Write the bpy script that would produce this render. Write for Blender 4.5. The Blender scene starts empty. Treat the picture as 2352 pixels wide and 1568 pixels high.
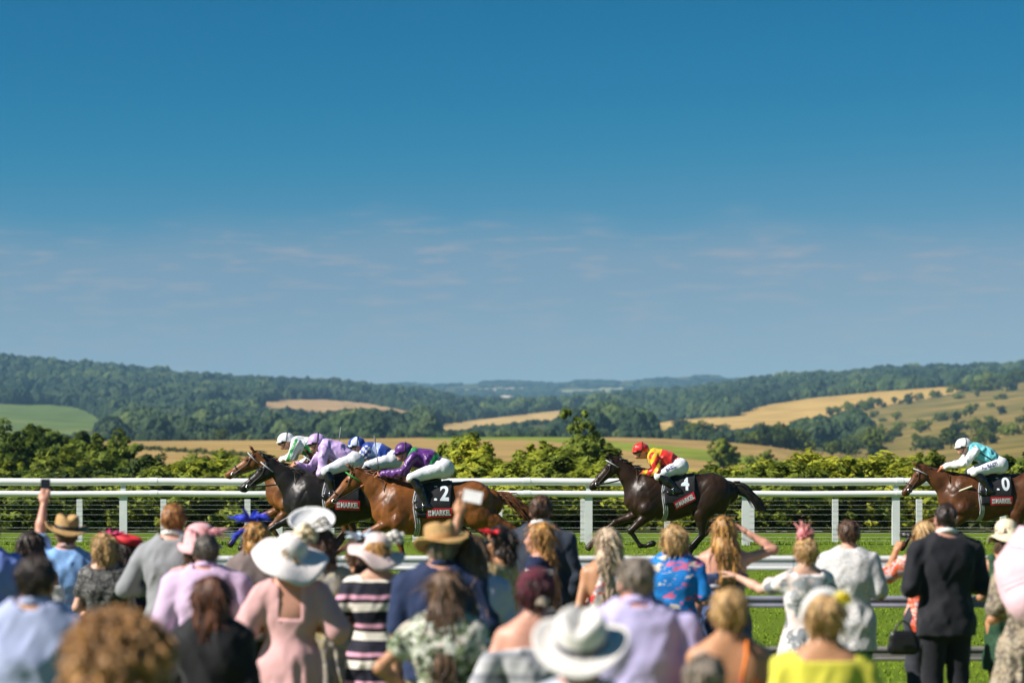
import bpy, math, random
import numpy as np
from mathutils import Vector, Matrix

# ------------------------------------------------------------------ camera, sky, sun, exposure
scene = bpy.context.scene
F = 5553.0            # focal length in display pixels of a 2352 px wide frame (85 mm lens)
CX, HY, CAMZ = 1176.0, 1030.0, 2.28
cam_d = bpy.data.cameras.new('camera')
cam = bpy.data.objects.new('camera', cam_d)
scene.collection.objects.link(cam)
cam.location = (0, 0, CAMZ)
cam.rotation_euler = (math.radians(90), 0, 0)
cam_d.sensor_width = 36.0
cam_d.lens = 85.0
cam_d.shift_y = (HY - 784.0) / 2352.0
cam_d.clip_start = 0.5
cam_d.clip_end = 80000
cam_d.dof.use_dof = True
cam_d.dof.focus_distance = 39.0
cam_d.dof.aperture_fstop = 1.8
scene.camera = cam

SUN_TO = Vector((-0.72, -0.27, 0.64)).normalized()
SUN_EL = math.asin(SUN_TO.z)
SUN_AZ = math.atan2(SUN_TO.x, SUN_TO.y)
world = bpy.data.worlds.new('World')
scene.world = world
world.use_nodes = True
wn, wl = world.node_tree.nodes, world.node_tree.links
wn.clear()
wo = wn.new('ShaderNodeOutputWorld')
bg = wn.new('ShaderNodeBackground')
sky = wn.new('ShaderNodeTexSky')
sky.sky_type = 'NISHITA'
sky.sun_disc = False
sky.sun_elevation = SUN_EL
sky.sun_rotation = SUN_AZ
sky.altitude = 200
sky.air_density = 0.6
sky.dust_density = 0.0
sky.ozone_density = 4.0
SKY_K = 0.075
# deep, polarised blue: the red of the clear sky falls away with height
dn = wn.new('ShaderNodeVectorMath'); dn.operation = 'SCALE'; dn.inputs['Scale'].default_value = SKY_K
wl.new(sky.outputs[0], dn.inputs[0])
cv = wn.new('ShaderNodeRGBCurve')
rc = cv.mapping.curves[0]
for x, y in ((0.105, 0.0), (0.130, 0.010), (0.160, 0.055), (0.21, 0.165), (0.27, 0.258), (0.31, 0.305)): rc.points.new(x, y)
gc = cv.mapping.curves[1]
for x, y in ((0.10, 0.085), (0.185, 0.160), (0.26, 0.243), (0.36, 0.352), (0.43, 0.422)): gc.points.new(x, y)
bc = cv.mapping.curves[2]
for x, y in ((0.20, 0.20), (0.35, 0.352), (0.45, 0.43), (0.52, 0.475), (0.60, 0.53)): bc.points.new(x, y)
cv.mapping.update()
wl.new(dn.outputs[0], cv.inputs['Color'])
up_ = wn.new('ShaderNodeVectorMath'); up_.operation = 'SCALE'; up_.inputs['Scale'].default_value = 1 / SKY_K
wl.new(cv.outputs[0], up_.inputs[0])
# thin wind-drawn clouds low in the sky
tc = wn.new('ShaderNodeTexCoord')
mp = wn.new('ShaderNodeMapping')
mp.inputs['Scale'].default_value = (46, 46, 270)
wl.new(tc.outputs['Generated'], mp.inputs['Vector'])
nz = wn.new('ShaderNodeTexNoise')
nz.inputs['Scale'].default_value = 1.0
nz.inputs['Detail'].default_value = 6
nz.inputs['Roughness'].default_value = 0.5
wl.new(mp.outputs[0], nz.inputs['Vector'])
rp = wn.new('ShaderNodeValToRGB')
rp.color_ramp.elements[0].position = 0.50
rp.color_ramp.elements[0].color = (0.30, 0.30, 0.30, 1)
rp.color_ramp.elements[1].position = 0.74
wl.new(nz.outputs['Fac'], rp.inputs['Fac'])
sx = wn.new('ShaderNodeSeparateXYZ')
wl.new(tc.outputs['Generated'], sx.inputs[0])
band = wn.new('ShaderNodeValToRGB')           # the cloud layer's height above the horizon
cr = band.color_ramp
cr.elements[0].position = 0.028; cr.elements[0].color = (0.35, 0.35, 0.35, 1)
cr.elements[1].position = 0.062; cr.elements[1].color = (0.7, 0.7, 0.7, 1)
e = cr.elements.new(0.077); e.color = (1, 1, 1, 1)
e = cr.elements.new(0.097); e.color = (0, 0, 0, 1)
nw = wn.new('ShaderNodeTexNoise'); nw.inputs['Scale'].default_value = 9.0; nw.inputs['Detail'].default_value = 4.0
wl.new(tc.outputs['Generated'], nw.inputs['Vector'])
wob = wn.new('ShaderNodeMath'); wob.operation = 'MULTIPLY_ADD'; wob.inputs[1].default_value = 0.045; wl.new(nw.outputs['Fac'], wob.inputs[0])
off_ = wn.new('ShaderNodeMath'); off_.operation = 'ADD'; off_.inputs[1].default_value = -0.0225; wl.new(sx.outputs['Z'], off_.inputs[0])
wl.new(off_.outputs[0], wob.inputs[2])
wl.new(wob.outputs[0], band.inputs['Fac'])
mu = wn.new('ShaderNodeMath'); mu.operation = 'MULTIPLY'
wl.new(rp.outputs[0], mu.inputs[0]); wl.new(band.outputs[0], mu.inputs[1])
mu2 = wn.new('ShaderNodeMath'); mu2.operation = 'MULTIPLY'; mu2.inputs[1].default_value = 0.75
wl.new(mu.outputs[0], mu2.inputs[0])
mx = wn.new('ShaderNodeMix'); mx.data_type = 'RGBA'
mx.inputs[7].default_value = (6.0, 5.7, 5.9, 1)
wl.new(mu2.outputs[0], mx.inputs[0]); wl.new(up_.outputs[0], mx.inputs[6])
wl.new(mx.outputs[2], bg.inputs['Color'])
bg.inputs['Strength'].default_value = 0.046
wl.new(bg.outputs[0], wo.inputs['Surface'])

sun_d = bpy.data.lights.new('sun', 'SUN')
sun_d.energy = 5.0
sun_d.angle = math.radians(0.5)
sun_d.color = (1.0, 0.93, 0.85)
sun = bpy.data.objects.new('sun', sun_d)
scene.collection.objects.link(sun)
sun.rotation_euler = SUN_TO.to_track_quat('Z', 'Y').to_euler()
sun.location = (-30, -10, 40)

scene.view_settings.view_transform = 'Standard'
scene.view_settings.look = 'None'
scene.view_settings.exposure = 0.64
scene.view_settings.gamma = 1.0
scene.render.engine = 'CYCLES'
scene.cycles.use_denoising = True
scene.cycles.max_bounces = 6
scene.cycles.volume_bounces = 1
scene.cycles.transparent_max_bounces = 8

# ------------------------------------------------------------------ helpers
COL = scene.collection
rnd = random.Random(11)
NR = np.random.RandomState(5)

def W(xd, yd, Y):
    """a point at distance Y that the 2352 px wide view shows at (xd, yd)"""
    return Vector(((xd - CX) * Y / F, Y, CAMZ + (HY - yd) * Y / F))

def ground_z(Y):
    return float(np.interp(Y, [-60, 21, 34, 48, 56], [0, 0, 0.22, 0.37, 0.37]))

def tag(o, label=None, cat=None, group=None, kind=None):
    if label: o['label'] = label
    if cat: o['category'] = cat
    if group: o['group'] = group
    if kind: o['kind'] = kind
    return o

def empty(name, loc=(0, 0, 0), rz=0.0, parent=None):
    o = bpy.data.objects.new(name, None)
    o.empty_display_size = 0.2
    COL.objects.link(o)
    o.location = loc
    o.rotation_euler = (0, 0, rz)
    if parent: o.parent = parent
    return o

def mesh_np(name, V, faces, smooth=True):
    """mesh from numpy verts and either an (n,4)/(n,3) int array or a list of such arrays"""
    me = bpy.data.meshes.new(name)
    V = np.asarray(V, np.float32)
    fl = faces if isinstance(faces, list) else [faces]
    fl = [np.asarray(f, np.int32) for f in fl if len(f)]
    me.vertices.add(len(V))
    me.vertices.foreach_set('co', V.ravel())
    nl = sum(f.size for f in fl); nf = sum(len(f) for f in fl)
    me.loops.add(nl); me.polygons.add(nf)
    me.loops.foreach_set('vertex_index', np.concatenate([f.ravel() for f in fl]))
    st = []; off = 0
    for f in fl:
        st.append(off + np.arange(len(f)) * f.shape[1]); off += f.size
    me.polygons.foreach_set('loop_start', np.concatenate(st).astype(np.int32))
    me.update(calc_edges=True)
    if smooth:
        me.polygons.foreach_set('use_smooth', np.ones(nf, bool))
    return me

def link(name, me, material=None, parent=None):
    o = bpy.data.objects.new(name, me)
    COL.objects.link(o)
    if material is not None:
        if not me.materials: me.materials.append(material)
    if parent is not None: o.parent = parent
    return o

def copy_tree(o, parent=None):
    c = o.copy(); COL.objects.link(c)
    if parent is not None: c.parent = parent
    for ch in list(o.children): copy_tree(ch, c)
    return c

class MB:
    """collects simple shapes; build() makes ONE mesh object"""
    def __init__(self): self.v = []; self.f = []
    def add(self, vs, fs):
        n = len(self.v); self.v += [tuple(p) for p in vs]
        self.f += [tuple(i + n for i in f) for f in fs]; return self
    def box(self, c, s, M=None):
        cx, cy, cz = c; sx, sy, sz = s[0] / 2, s[1] / 2, s[2] / 2
        vs = [Vector((cx + a * sx, cy + b * sy, cz + d * sz)) for a in (-1, 1) for b in (-1, 1) for d in (-1, 1)]
        if M is not None: vs = [M @ p for p in vs]
        return self.add(vs, [(0, 1, 3, 2), (4, 6, 7, 5), (0, 4, 5, 1), (2, 3, 7, 6), (0, 2, 6, 4), (1, 5, 7, 3)])
    def tube(self, pts, rad, n=8, closed=False):
        pts = [Vector(p) for p in pts]
        if not hasattr(rad, '__len__'): rad = [rad] * len(pts)
        base = len(self.v); up = Vector((0, 0, 1)); m = len(pts)
        for i, p in enumerate(pts):
            a = pts[(i - 1) % m] if closed else pts[max(i - 1, 0)]
            b = pts[(i + 1) % m] if closed else pts[min(i + 1, m - 1)]
            d = (b - a)
            d = d.normalized() if d.length > 1e-9 else Vector((1, 0, 0))
            u = up - d * up.dot(d)
            if u.length < 0.05: u = Vector((0, 1, 0)) - d * d.y
            u.normalize(); w = d.cross(u)
            for k in range(n):
                t = 2 * math.pi * k / n
                self.v.append(tuple(p + (u * math.cos(t) + w * math.sin(t)) * rad[i]))
        for i in range(m if closed else m - 1):
            j = (i + 1) % m
            for k in range(n):
                k2 = (k + 1) % n
                self.f.append((base + i * n + k, base + i * n + k2, base + j * n + k2, base + j * n + k))
        if not closed:
            for q, rev in ((0, True), (m - 1, False)):          # caps on vertices of their own keep the sides smooth
                c0 = len(self.v); self.v += [self.v[base + q * n + k] for k in range(n)]
                f = tuple(c0 + k for k in range(n)); self.f.append(f[::-1] if rev else f)
        return self
    def build(self, name, material, parent=None, smooth=True):
        me = bpy.data.meshes.new(name)
        me.from_pydata(self.v, [], self.f); me.update()
        if smooth: me.polygons.foreach_set('use_smooth', [len(f) <= 4 for f in self.f])
        return link(name, me, material, parent)

# ------------------------------------------------------------------ materials
MATS = {}
def nodes_of(name):
    m = bpy.data.materials.new(name); m.use_nodes = True
    nt = m.node_tree
    return m, nt.nodes, nt.links, nt.nodes['Principled BSDF']

def pick(n, l, kind, **kw):
    x = n.new(kind)
    for k, v in kw.items():
        if k in x.inputs.keys(): x.inputs[k].default_value = v
        else: setattr(x, k, v)
    return x

def ramp(n, stops):
    r = n.new('ShaderNodeValToRGB'); cr = r.color_ramp
    while len(cr.elements) < len(stops): cr.elements.new(0.5)
    for e, (p, c) in zip(cr.elements, stops):
        e.position = p; e.color = (*c, 1) if len(c) == 3 else c
    return r

def mat(name, col, rough=0.6, var=0.15, scale=12.0, bump=0.0, bscale=40.0, metallic=0.0, spec=0.5, sheen=0.0, coat=0.0, stretch=(1, 1, 1), sss=0.0):
    """plain material: base colour with soft mottling and a fine relief"""
    if name in MATS: return MATS[name]
    m, n, l, b = nodes_of(name)
    tcn = n.new('ShaderNodeTexCoord')
    mpn = pick(n, l, 'ShaderNodeMapping', Scale=stretch)
    l.new(tcn.outputs['Object'], mpn.inputs['Vector'])
    no = pick(n, l, 'ShaderNodeTexNoise', Scale=scale, Detail=5.0, Roughness=0.6)
    l.new(mpn.outputs[0], no.inputs['Vector'])
    c = Vector(col)
    r = ramp(n, [(0.3, tuple(c * (1 - var))), (0.7, tuple(min(1, x * (1 + var)) for x in c))])
    l.new(no.outputs['Fac'], r.inputs[0]); l.new(r.outputs[0], b.inputs['Base Color'])
    b.inputs['Roughness'].default_value = rough
    b.inputs['Metallic'].default_value = metallic
    b.inputs['Specular IOR Level'].default_value = spec
    b.inputs['Sheen Weight'].default_value = sheen
    b.inputs['Coat Weight'].default_value = coat
    if sss:
        b.inputs['Subsurface Weight'].default_value = sss
        b.inputs['Subsurface Radius'].default_value = (0.02, 0.008, 0.004)
    if bump:
        n2 = pick(n, l, 'ShaderNodeTexNoise', Scale=bscale, Detail=4.0)
        l.new(mpn.outputs[0], n2.inputs['Vector'])
        bn = pick(n, l, 'ShaderNodeBump', Strength=bump, Distance=0.02)
        l.new(n2.outputs['Fac'], bn.inputs['Height']); l.new(bn.outputs[0], b.inputs['Normal'])
    MATS[name] = m
    return m

def fabric(name, cols, kind='plain', scale=9.0, rough=0.75, stretch=(1, 1, 1), bump=0.25):
    """cloth: plain, stripes (horizontal bands), print (blotches of several colours) or flecks"""
    if name in MATS: return MATS[name]
    if kind == 'plain':
        return mat(name, cols[0], rough, 0.07, 6.0, bump, 14.0, sheen=0.15, spec=0.25, stretch=stretch)
    m, n, l, b = nodes_of(name)
    tcn = n.new('ShaderNodeTexCoord')
    mpn = pick(n, l, 'ShaderNodeMapping', Scale=stretch)
    l.new(tcn.outputs['Object'], mpn.inputs['Vector'])
    k = len(cols)
    if kind == 'stripes':
        sp = n.new('ShaderNodeSeparateXYZ'); l.new(mpn.outputs[0], sp.inputs[0])
        wob = pick(n, l, 'ShaderNodeTexNoise', Scale=5.0, Detail=1.0); l.new(mpn.outputs[0], wob.inputs['Vector'])
        ma = n.new('ShaderNodeMath'); ma.operation = 'MULTIPLY_ADD'; ma.inputs[1].default_value = 0.03
        l.new(wob.outputs['Fac'], ma.inputs[0]); l.new(sp.outputs['Z'], ma.inputs[2])
        mb = n.new('ShaderNodeMath'); mb.operation = 'MULTIPLY'; mb.inputs[1].default_value = scale
        l.new(ma.outputs[0], mb.inputs[0])
        fr = n.new('ShaderNodeMath'); fr.operation = 'FRACT'; l.new(mb.outputs[0], fr.inputs[0])
        src = fr.outputs[0]; stops = [(i / k, c) for i, c in enumerate(cols)]
    else:
        vo = pick(n, l, 'ShaderNodeTexVoronoi', Scale=scale, Randomness=1.0)
        wob = pick(n, l, 'ShaderNodeTexNoise', Scale=scale * 0.8, Detail=3.0); l.new(mpn.outputs[0], wob.inputs['Vector'])
        mixv = n.new('ShaderNodeMix'); mixv.data_type = 'VECTOR'; mixv.inputs[0].default_value = 0.25
        l.new(mpn.outputs[0], mixv.inputs[4]); l.new(wob.outputs['Color'], mixv.inputs[5])
        l.new(mixv.outputs[1], vo.inputs['Vector'])
        sp = n.new('ShaderNodeSeparateColor'); l.new(vo.outputs['Color'], sp.inputs[0])
        src = sp.outputs[0]; stops = [(i / k, c) for i, c in enumerate(cols)]
    r = ramp(n, stops); r.color_ramp.interpolation = 'CONSTANT'
    l.new(src, r.inputs[0]); l.new(r.outputs[0], b.inputs['Base Color'])
    b.inputs['Roughness'].default_value = rough
    b.inputs['Specular IOR Level'].default_value = 0.25
    n2 = pick(n, l, 'ShaderNodeTexNoise', Scale=14.0, Detail=4.0); l.new(tcn.outputs['Object'], n2.inputs['Vector'])
    bn = pick(n, l, 'ShaderNodeBump', Strength=bump, Distance=0.02)
    l.new(n2.outputs['Fac'], bn.inputs['Height']); l.new(bn.outputs[0], b.inputs['Normal'])
    MATS[name] = m
    return m

# ------------------------------------------------------------------ soft-body modelling: blended solids turned into one skin
def vnoise(x, y, z, seed=0):
    """smooth value noise in -1..1"""
    xi, yi, zi = np.floor(x).astype(np.int64), np.floor(y).astype(np.int64), np.floor(z).astype(np.int64)
    xf, yf, zf = x - xi, y - yi, z - zi
    xf = xf * xf * (3 - 2 * xf); yf = yf * yf * (3 - 2 * yf); zf = zf * zf * (3 - 2 * zf)
    def h(a, b, c):
        n = (a * 374761393 + b * 668265263 + c * 2147483647 + seed * 974711) & 0xffffffff
        n = ((n ^ (n >> 13)) * 1274126177) & 0xffffffff
        return ((n ^ (n >> 16)) & 0xffff) / 32767.5 - 1
    l = lambda a, b, t: a + (b - a) * t
    return l(l(l(h(xi, yi, zi), h(xi + 1, yi, zi), xf), l(h(xi, yi + 1, zi), h(xi + 1, yi + 1, zi), xf), yf),
             l(l(h(xi, yi, zi + 1), h(xi + 1, yi, zi + 1), xf), l(h(xi, yi + 1, zi + 1), h(xi + 1, yi + 1, zi + 1), xf), yf), zf)

def rotm(rx=0, ry=0, rz=0):
    return np.array((Matrix.Rotation(rz, 3, 'Z') @ Matrix.Rotation(ry, 3, 'Y') @ Matrix.Rotation(rx, 3, 'X')))

def cone(a, b, ra, rb, flat=None, k=0.03):
    """tapered limb from a to b; flat = (axis, factor) squashes it along that axis"""
    return ('c', np.array(a, float), np.array(b, float), ra, rb, flat, k)
def ell(c, r, R=None, k=0.03):
    return ('e', np.array(c, float), np.array(r, float), R, k)

def grow(prims, d):
    out = []
    for p in prims:
        if p[0] == 'c': out.append(('c', p[1], p[2], p[3] + d, p[4] + d, p[5], p[6]))
        else: out.append(('e', p[1], p[2] + d, p[3], p[4]))
    return out

def prim_box(p):
    if p[0] == 'c':
        _, a, b, ra, rb, flat, k = p
        r = np.array([ra, ra, ra]); r2 = np.array([rb, rb, rb])
        return np.minimum(a - r, b - r2), np.maximum(a + r, b + r2), k
    m = p[2].max()
    if p[3] is None: return p[1] - p[2], p[1] + p[2], p[4]
    return p[1] - m, p[1] + m, p[4]

def prim_eval(p, X, Y, Z):
    if p[0] == 'c':
        _, a, b, ra, rb, flat, k = p
        ba = b - a; L = ba.dot(ba) + 1e-12
        dx, dy, dz = X - a[0], Y - a[1], Z - a[2]
        t = np.clip((dx * ba[0] + dy * ba[1] + dz * ba[2]) / L, 0, 1)
        dx = dx - t * ba[0]; dy = dy - t * ba[1]; dz = dz - t * ba[2]
        if flat is not None:
            ax, f = flat
            q = (dx * ax[0] + dy * ax[1] + dz * ax[2]) * (1 / f - 1)
            dx = dx + q * ax[0]; dy = dy + q * ax[1]; dz = dz + q * ax[2]
            d = np.sqrt(dx * dx + dy * dy + dz * dz) - (ra + t * (rb - ra))
            return d * (0.5 + 0.5 * min(f, 1))
        return np.sqrt(dx * dx + dy * dy + dz * dz) - (ra + t * (rb - ra))
    _, c, r, R, k = p
    dx, dy, dz = X - c[0], Y - c[1], Z - c[2]
    if R is not None:
        dx, dy, dz = (R[0, 0] * dx + R[1, 0] * dy + R[2, 0] * dz, R[0, 1] * dx + R[1, 1] * dy + R[2, 1] * dz, R[0, 2] * dx + R[1, 2] * dy + R[2, 2] * dz)
    k0 = np.sqrt((dx / r[0]) ** 2 + (dy / r[1]) ** 2 + (dz / r[2]) ** 2)
    k1 = np.sqrt((dx / r[0] ** 2) ** 2 + (dy / r[1] ** 2) ** 2 + (dz / r[2] ** 2) ** 2) + 1e-9
    return k0 * (k0 - 1) / k1

def skin(prims, v, subs=(), post=None):
    """one continuous surface round all prims (smoothly blended), minus subs; post(F,X,Y,Z) may cut or ruffle it. -> verts, quads"""
    bx = [prim_box(p) for p in prims]
    lo = np.min([b[0] for b in bx], 0) - 3 * v - 0.03; hi = np.max([b[1] for b in bx], 0) + 3 * v + 0.03
    n = np.ceil((hi - lo) / v).astype(int) + 1
    ax = [lo[i] + v * np.arange(n[i]) for i in range(3)]
    Fd = np.full(n, 0.5)
    def window(b):
        m = b[2] + 2.5 * v
        i0 = np.clip(((b[0] - m - lo) / v).astype(int), 0, n); i1 = np.clip(((b[1] + m - lo) / v).astype(int) + 2, 0, n)
        s = tuple(slice(i0[i], i1[i]) for i in range(3))
        return s, ax[0][s[0]][:, None, None], ax[1][s[1]][None, :, None], ax[2][s[2]][None, None, :]
    for p, b in zip(prims, bx):
        s, X, Y, Z = window(b)
        d = prim_eval(p, X, Y, Z); k = b[2]
        cur = Fd[s]
        h = np.maximum(k - np.abs(cur - d), 0) / k
        Fd[s] = np.minimum(cur, d) - h * h * k * 0.25
    for p in subs:
        s, X, Y, Z = window(prim_box(p))
        d = -prim_eval(p, X, Y, Z); k = prim_box(p)[2]
        cur = Fd[s]; h = np.maximum(k - np.abs(cur - d), 0) / k
        Fd[s] = np.maximum(cur, d) + h * h * k * 0.25
    if post is not None:
        Fd = post(Fd, ax[0][:, None, None], ax[1][None, :, None], ax[2][None, None, :])
    return nets(Fd, lo, v)

def nets(Fd, lo, v):
    ins = Fd < 0
    a = ins[:-1, :-1, :-1]
    cnt = np.zeros(a.shape, np.int8)
    for i in (0, 1):
        for j in (0, 1):
            for k in (0, 1):
                cnt += ins[i:ins.shape[0] - 1 + i, j:ins.shape[1] - 1 + j, k:ins.shape[2] - 1 + k]
    act = (cnt > 0) & (cnt < 8)
    I = np.argwhere(act)
    idx = np.full(a.shape, -1, np.int64); idx[act] = np.arange(len(I))
    P = np.zeros((len(I), 3)); N = np.zeros(len(I))
    corners = [(0, 0, 0), (1, 0, 0), (0, 1, 0), (1, 1, 0), (0, 0, 1), (1, 0, 1), (0, 1, 1), (1, 1, 1)]
    val = [Fd[I[:, 0] + c[0], I[:, 1] + c[1], I[:, 2] + c[2]] for c in corners]
    for e0 in range(8):
        for e1 in range(e0 + 1, 8):
            c0, c1 = np.array(corners[e0]), np.array(corners[e1])
            if np.abs(c0 - c1).sum() != 1: continue
            v0, v1 = val[e0], val[e1]
            m = (v0 < 0) != (v1 < 0)
            t = v0[m] / (v0[m] - v1[m])
            P[m] += c0 + t[:, None] * (c1 - c0); N[m] += 1
    P = lo + v * (I + P / N[:, None])
    quads = []
    for axis in range(3):
        s0 = [slice(1, -1)] * 3; s1 = [slice(1, -1)] * 3
        s0[axis] = slice(0, -1); s1[axis] = slice(1, None)
        A, B = ins[tuple(s0)], ins[tuple(s1)]
        E = np.argwhere(A != B)
        if not len(E): continue
        off = np.ones(3, int); off[axis] = 0
        E = E + off
        sgn = ins[E[:, 0], E[:, 1], E[:, 2]]
        u, w = (axis + 1) % 3, (axis + 2) % 3
        du = np.zeros(3, int); du[u] = 1; dw = np.zeros(3, int); dw[w] = 1
        g = lambda q: idx[q[:, 0], q[:, 1], q[:, 2]]
        q = np.stack([g(E - du - dw), g(E - dw), g(E), g(E - du)], 1)
        q[~sgn] = q[~sgn][:, ::-1]
        quads.append(q)
    return P, np.concatenate(quads)
# ------------------------------------------------------------------ the setting: turf, downland, woods, air
def turf_mat():
    m, n, l, b = nodes_of('turf_mown')
    t = n.new('ShaderNodeTexCoord')
    n1 = pick(n, l, 'ShaderNodeTexNoise', Scale=0.35, Detail=5.0); l.new(t.outputs['Object'], n1.inputs['Vector'])
    mp_ = pick(n, l, 'ShaderNodeMapping', Scale=(0.5, 2.2, 1)); l.new(t.outputs['Object'], mp_.inputs[0])
    n2 = pick(n, l, 'ShaderNodeTexNoise', Scale=9.0, Detail=6.0, Roughness=0.7); l.new(mp_.outputs[0], n2.inputs['Vector'])
    r1 = ramp(n, [(0.3, (0.115, 0.19, 0.008)), (0.7, (0.19, 0.265, 0.012))]); l.new(n1.outputs['Fac'], r1.inputs[0])
    r2 = ramp(n, [(0.35, (0.72, 0.76, 0.7)), (0.65, (1.1, 1.08, 1.0))]); l.new(n2.outputs['Fac'], r2.inputs[0])
    mxn = n.new('ShaderNodeMix'); mxn.data_type = 'RGBA'; mxn.blend_type = 'MULTIPLY'; mxn.inputs[0].default_value = 1.0
    l.new(r1.outputs[0], mxn.inputs[6]); l.new(r2.outputs[0], mxn.inputs[7]); l.new(mxn.outputs[2], b.inputs['Base Color'])
    b.inputs['Roughness'].default_value = 0.8; b.inputs['Specular IOR Level'].default_value = 0.2
    n3 = pick(n, l, 'ShaderNodeTexNoise', Scale=60.0, Detail=3.0); l.new(t.outputs['Object'], n3.inputs['Vector'])
    bn = pick(n, l, 'ShaderNodeBump', Strength=0.8, Distance=0.05); l.new(n3.outputs['Fac'], bn.inputs['Height']); l.new(bn.outputs[0], b.inputs['Normal'])
    return m
ys = np.concatenate([np.linspace(-60, 18, 20), np.linspace(20, 56, 40)]); xs = np.linspace(-75, 75, 80)
V = np.array([(x, y, ground_z(y) + 0.02 * float(vnoise(np.array(x * .3), np.array(y * .3), np.array(0.5))) * (1 if y > 21 else 0.3)) for y in ys for x in xs]); nx = len(xs)
Q = np.array([(j * nx + i, j * nx + i + 1, (j + 1) * nx + i + 1, (j + 1) * nx + i) for j in range(len(ys) - 1) for i in range(nx - 1)])
tag(link('racecourse_turf', mesh_np('racecourse_turf', V, Q), turf_mat()), kind='structure')

# grass blades standing up along the course
rs = np.random.RandomState(3); N = 60000
gx = rs.uniform(-13, 13, N); gy = rs.uniform(22, 52, N); gx *= gy / 48
gz_ = np.interp(gy, [21, 34, 48, 56], [0, 0.22, 0.37, 0.37]) - 0.01
hh = rs.uniform(0.02, 0.055, N) * np.where(np.abs(gy - 48.4) < 0.7, 1.8, 1); aa = rs.uniform(0, math.pi, N); ww = rs.uniform(0.006, 0.014, N)
lx, ly = rs.normal(0, .02, N), rs.normal(0, .02, N)
V = np.stack([np.stack([gx - np.cos(aa) * ww, gy - np.sin(aa) * ww, gz_], 1), np.stack([gx + np.cos(aa) * ww, gy + np.sin(aa) * ww, gz_], 1), np.stack([gx + lx, gy + ly, gz_ + hh], 1)], 1).reshape(-1, 3)
tag(link('grass', mesh_np('grass', V, np.arange(3 * N).reshape(-1, 3), False), mat('grass_blade', (0.165, 0.25, 0.012), 0.7, 0.35, 3.0, spec=0.2)), 'bright green mown grass of the racecourse', 'grass', kind='stuff')

# --- downland: one fan-shaped sheet out to the last ridge; heights from control lines (view column -> apparent height) at rising distances
def ring(Y, pts): return (Y, np.array(pts, float))
RINGS = [
    ring(55, [(-3000, 1219), (5400, 1219)]), ring(75, [(-3000, 1215), (5400, 1215)]), ring(110, [(-3000, 1195), (5400, 1195)]), ring(170, [(-3000, 1170), (5400, 1165)]), ring(260, [(-3000, 1150), (1700, 1150), (2352, 1135), (5400, 1120)]),
    ring(420, [(-3000, 1110), (290, 1105), (1200, 1100), (1700, 1105), (2050, 1100), (2352, 1085), (5400, 1050)]),
    ring(620, [(-3000, 1055), (290, 1050), (760, 1045), (1200, 1045), (1500, 1045), (1750, 1062), (1950, 1080), (2150, 1065), (2352, 1045), (5400, 1000)]),
    ring(900, [(-3000, 1012), (290, 1013), (540, 1011), (760, 1009), (1000, 1004), (1200, 1003), (1400, 1004), (1500, 1006), (1620, 1012), (1750, 1022), (1900, 1045), (2050, 1052), (2200, 1035), (2352, 1015), (5400, 960)]),
    ring(1150, [(-3000, 1018), (290, 1019), (900, 1014), (1400, 1010), (1620, 1014), (1750, 1020), (1900, 1028), (2050, 1020), (2200, 1003), (2352, 985), (5400, 930)]),
    ring(1500, [(-3000, 990), (0, 1000), (240, 1000), (600, 1004), (900, 1000), (1100, 996), (1300, 992), (1500, 992), (1700, 998), (1850, 1000), (2050, 985), (2200, 968), (2352, 950), (5400, 900)]),
    ring(1900, [(-3000, 940), (0, 962), (240, 975), (600, 972), (960, 975), (1100, 980), (1300, 970), (1480, 980), (1700, 978), (1850, 965), (2050, 942), (2225, 922), (2352, 908), (5400, 870)]),
    ring(2400, [(-3000, 890), (0, 925), (200, 936), (600, 934), (960, 952), (1100, 962), (1350, 945), (1480, 968), (1700, 938), (1900, 914), (2050, 900), (2225, 888), (2352, 880), (5400, 850)]),
    ring(3000, [(-3000, 850), (0, 885), (300, 896), (600, 908), (850, 922), (1000, 936), (1150, 946), (1350, 936), (1600, 916), (1800, 896), (2000, 882), (2225, 873), (2352, 868), (5400, 840)]),
    ring(3600, [(-3000, 815), (0, 834), (70, 836), (150, 843), (250, 855), (350, 864), (450, 872), (550, 880), (650, 884), (750, 888), (850, 895), (950, 907), (1030, 921), (1100, 933), (1180, 938), (1250, 934), (1350, 928), (1450, 921), (1560, 911), (1650, 896), (1740, 884), (1800, 876), (1900, 869), (2050, 861), (2200, 854), (2352, 850), (5400, 835)]),
    ring(4300, [(-3000, 850), (0, 870), (550, 905), (1100, 955), (1350, 950), (1800, 910), (2352, 885), (5400, 870)]),
    ring(5000, [(-3000, 940), (5400, 940)]), ring(5900, [(-3000, 922), (1100, 918), (1500, 915), (5400, 915)]),
    ring(7500, [(-3000, 882), (880, 885), (930, 881), (1000, 885), (1050, 883), (1110, 878), (1180, 877), (1250, 881), (1330, 874), (1400, 877), (1500, 870), (1580, 864), (1680, 867), (1760, 870), (2352, 880), (5400, 885)]),
    ring(8600, [(-3000, 900), (5400, 900)]), ring(14000, [(-3000, 985), (5400, 985)])]
cols = np.unique(np.concatenate([np.linspace(-3000, -120, 30), np.arange(-120, 2480, 5.0), np.linspace(2480, 5400, 30)]))
logY = np.log([r[0] for r in RINGS])
ctrl = np.array([np.interp(cols, r[1][:, 0], r[1][:, 1]) for r in RINGS])       # rings x cols
def soft(a, n):                                                                  # round off the control lines
    for _ in range(n): a = np.concatenate([a[:, :1], (a[:, :-2] + 2 * a[:, 1:-1] + a[:, 2:]) / 4, a[:, -1:]], 1)
    return a
ctrl = soft(ctrl, 14)
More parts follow.
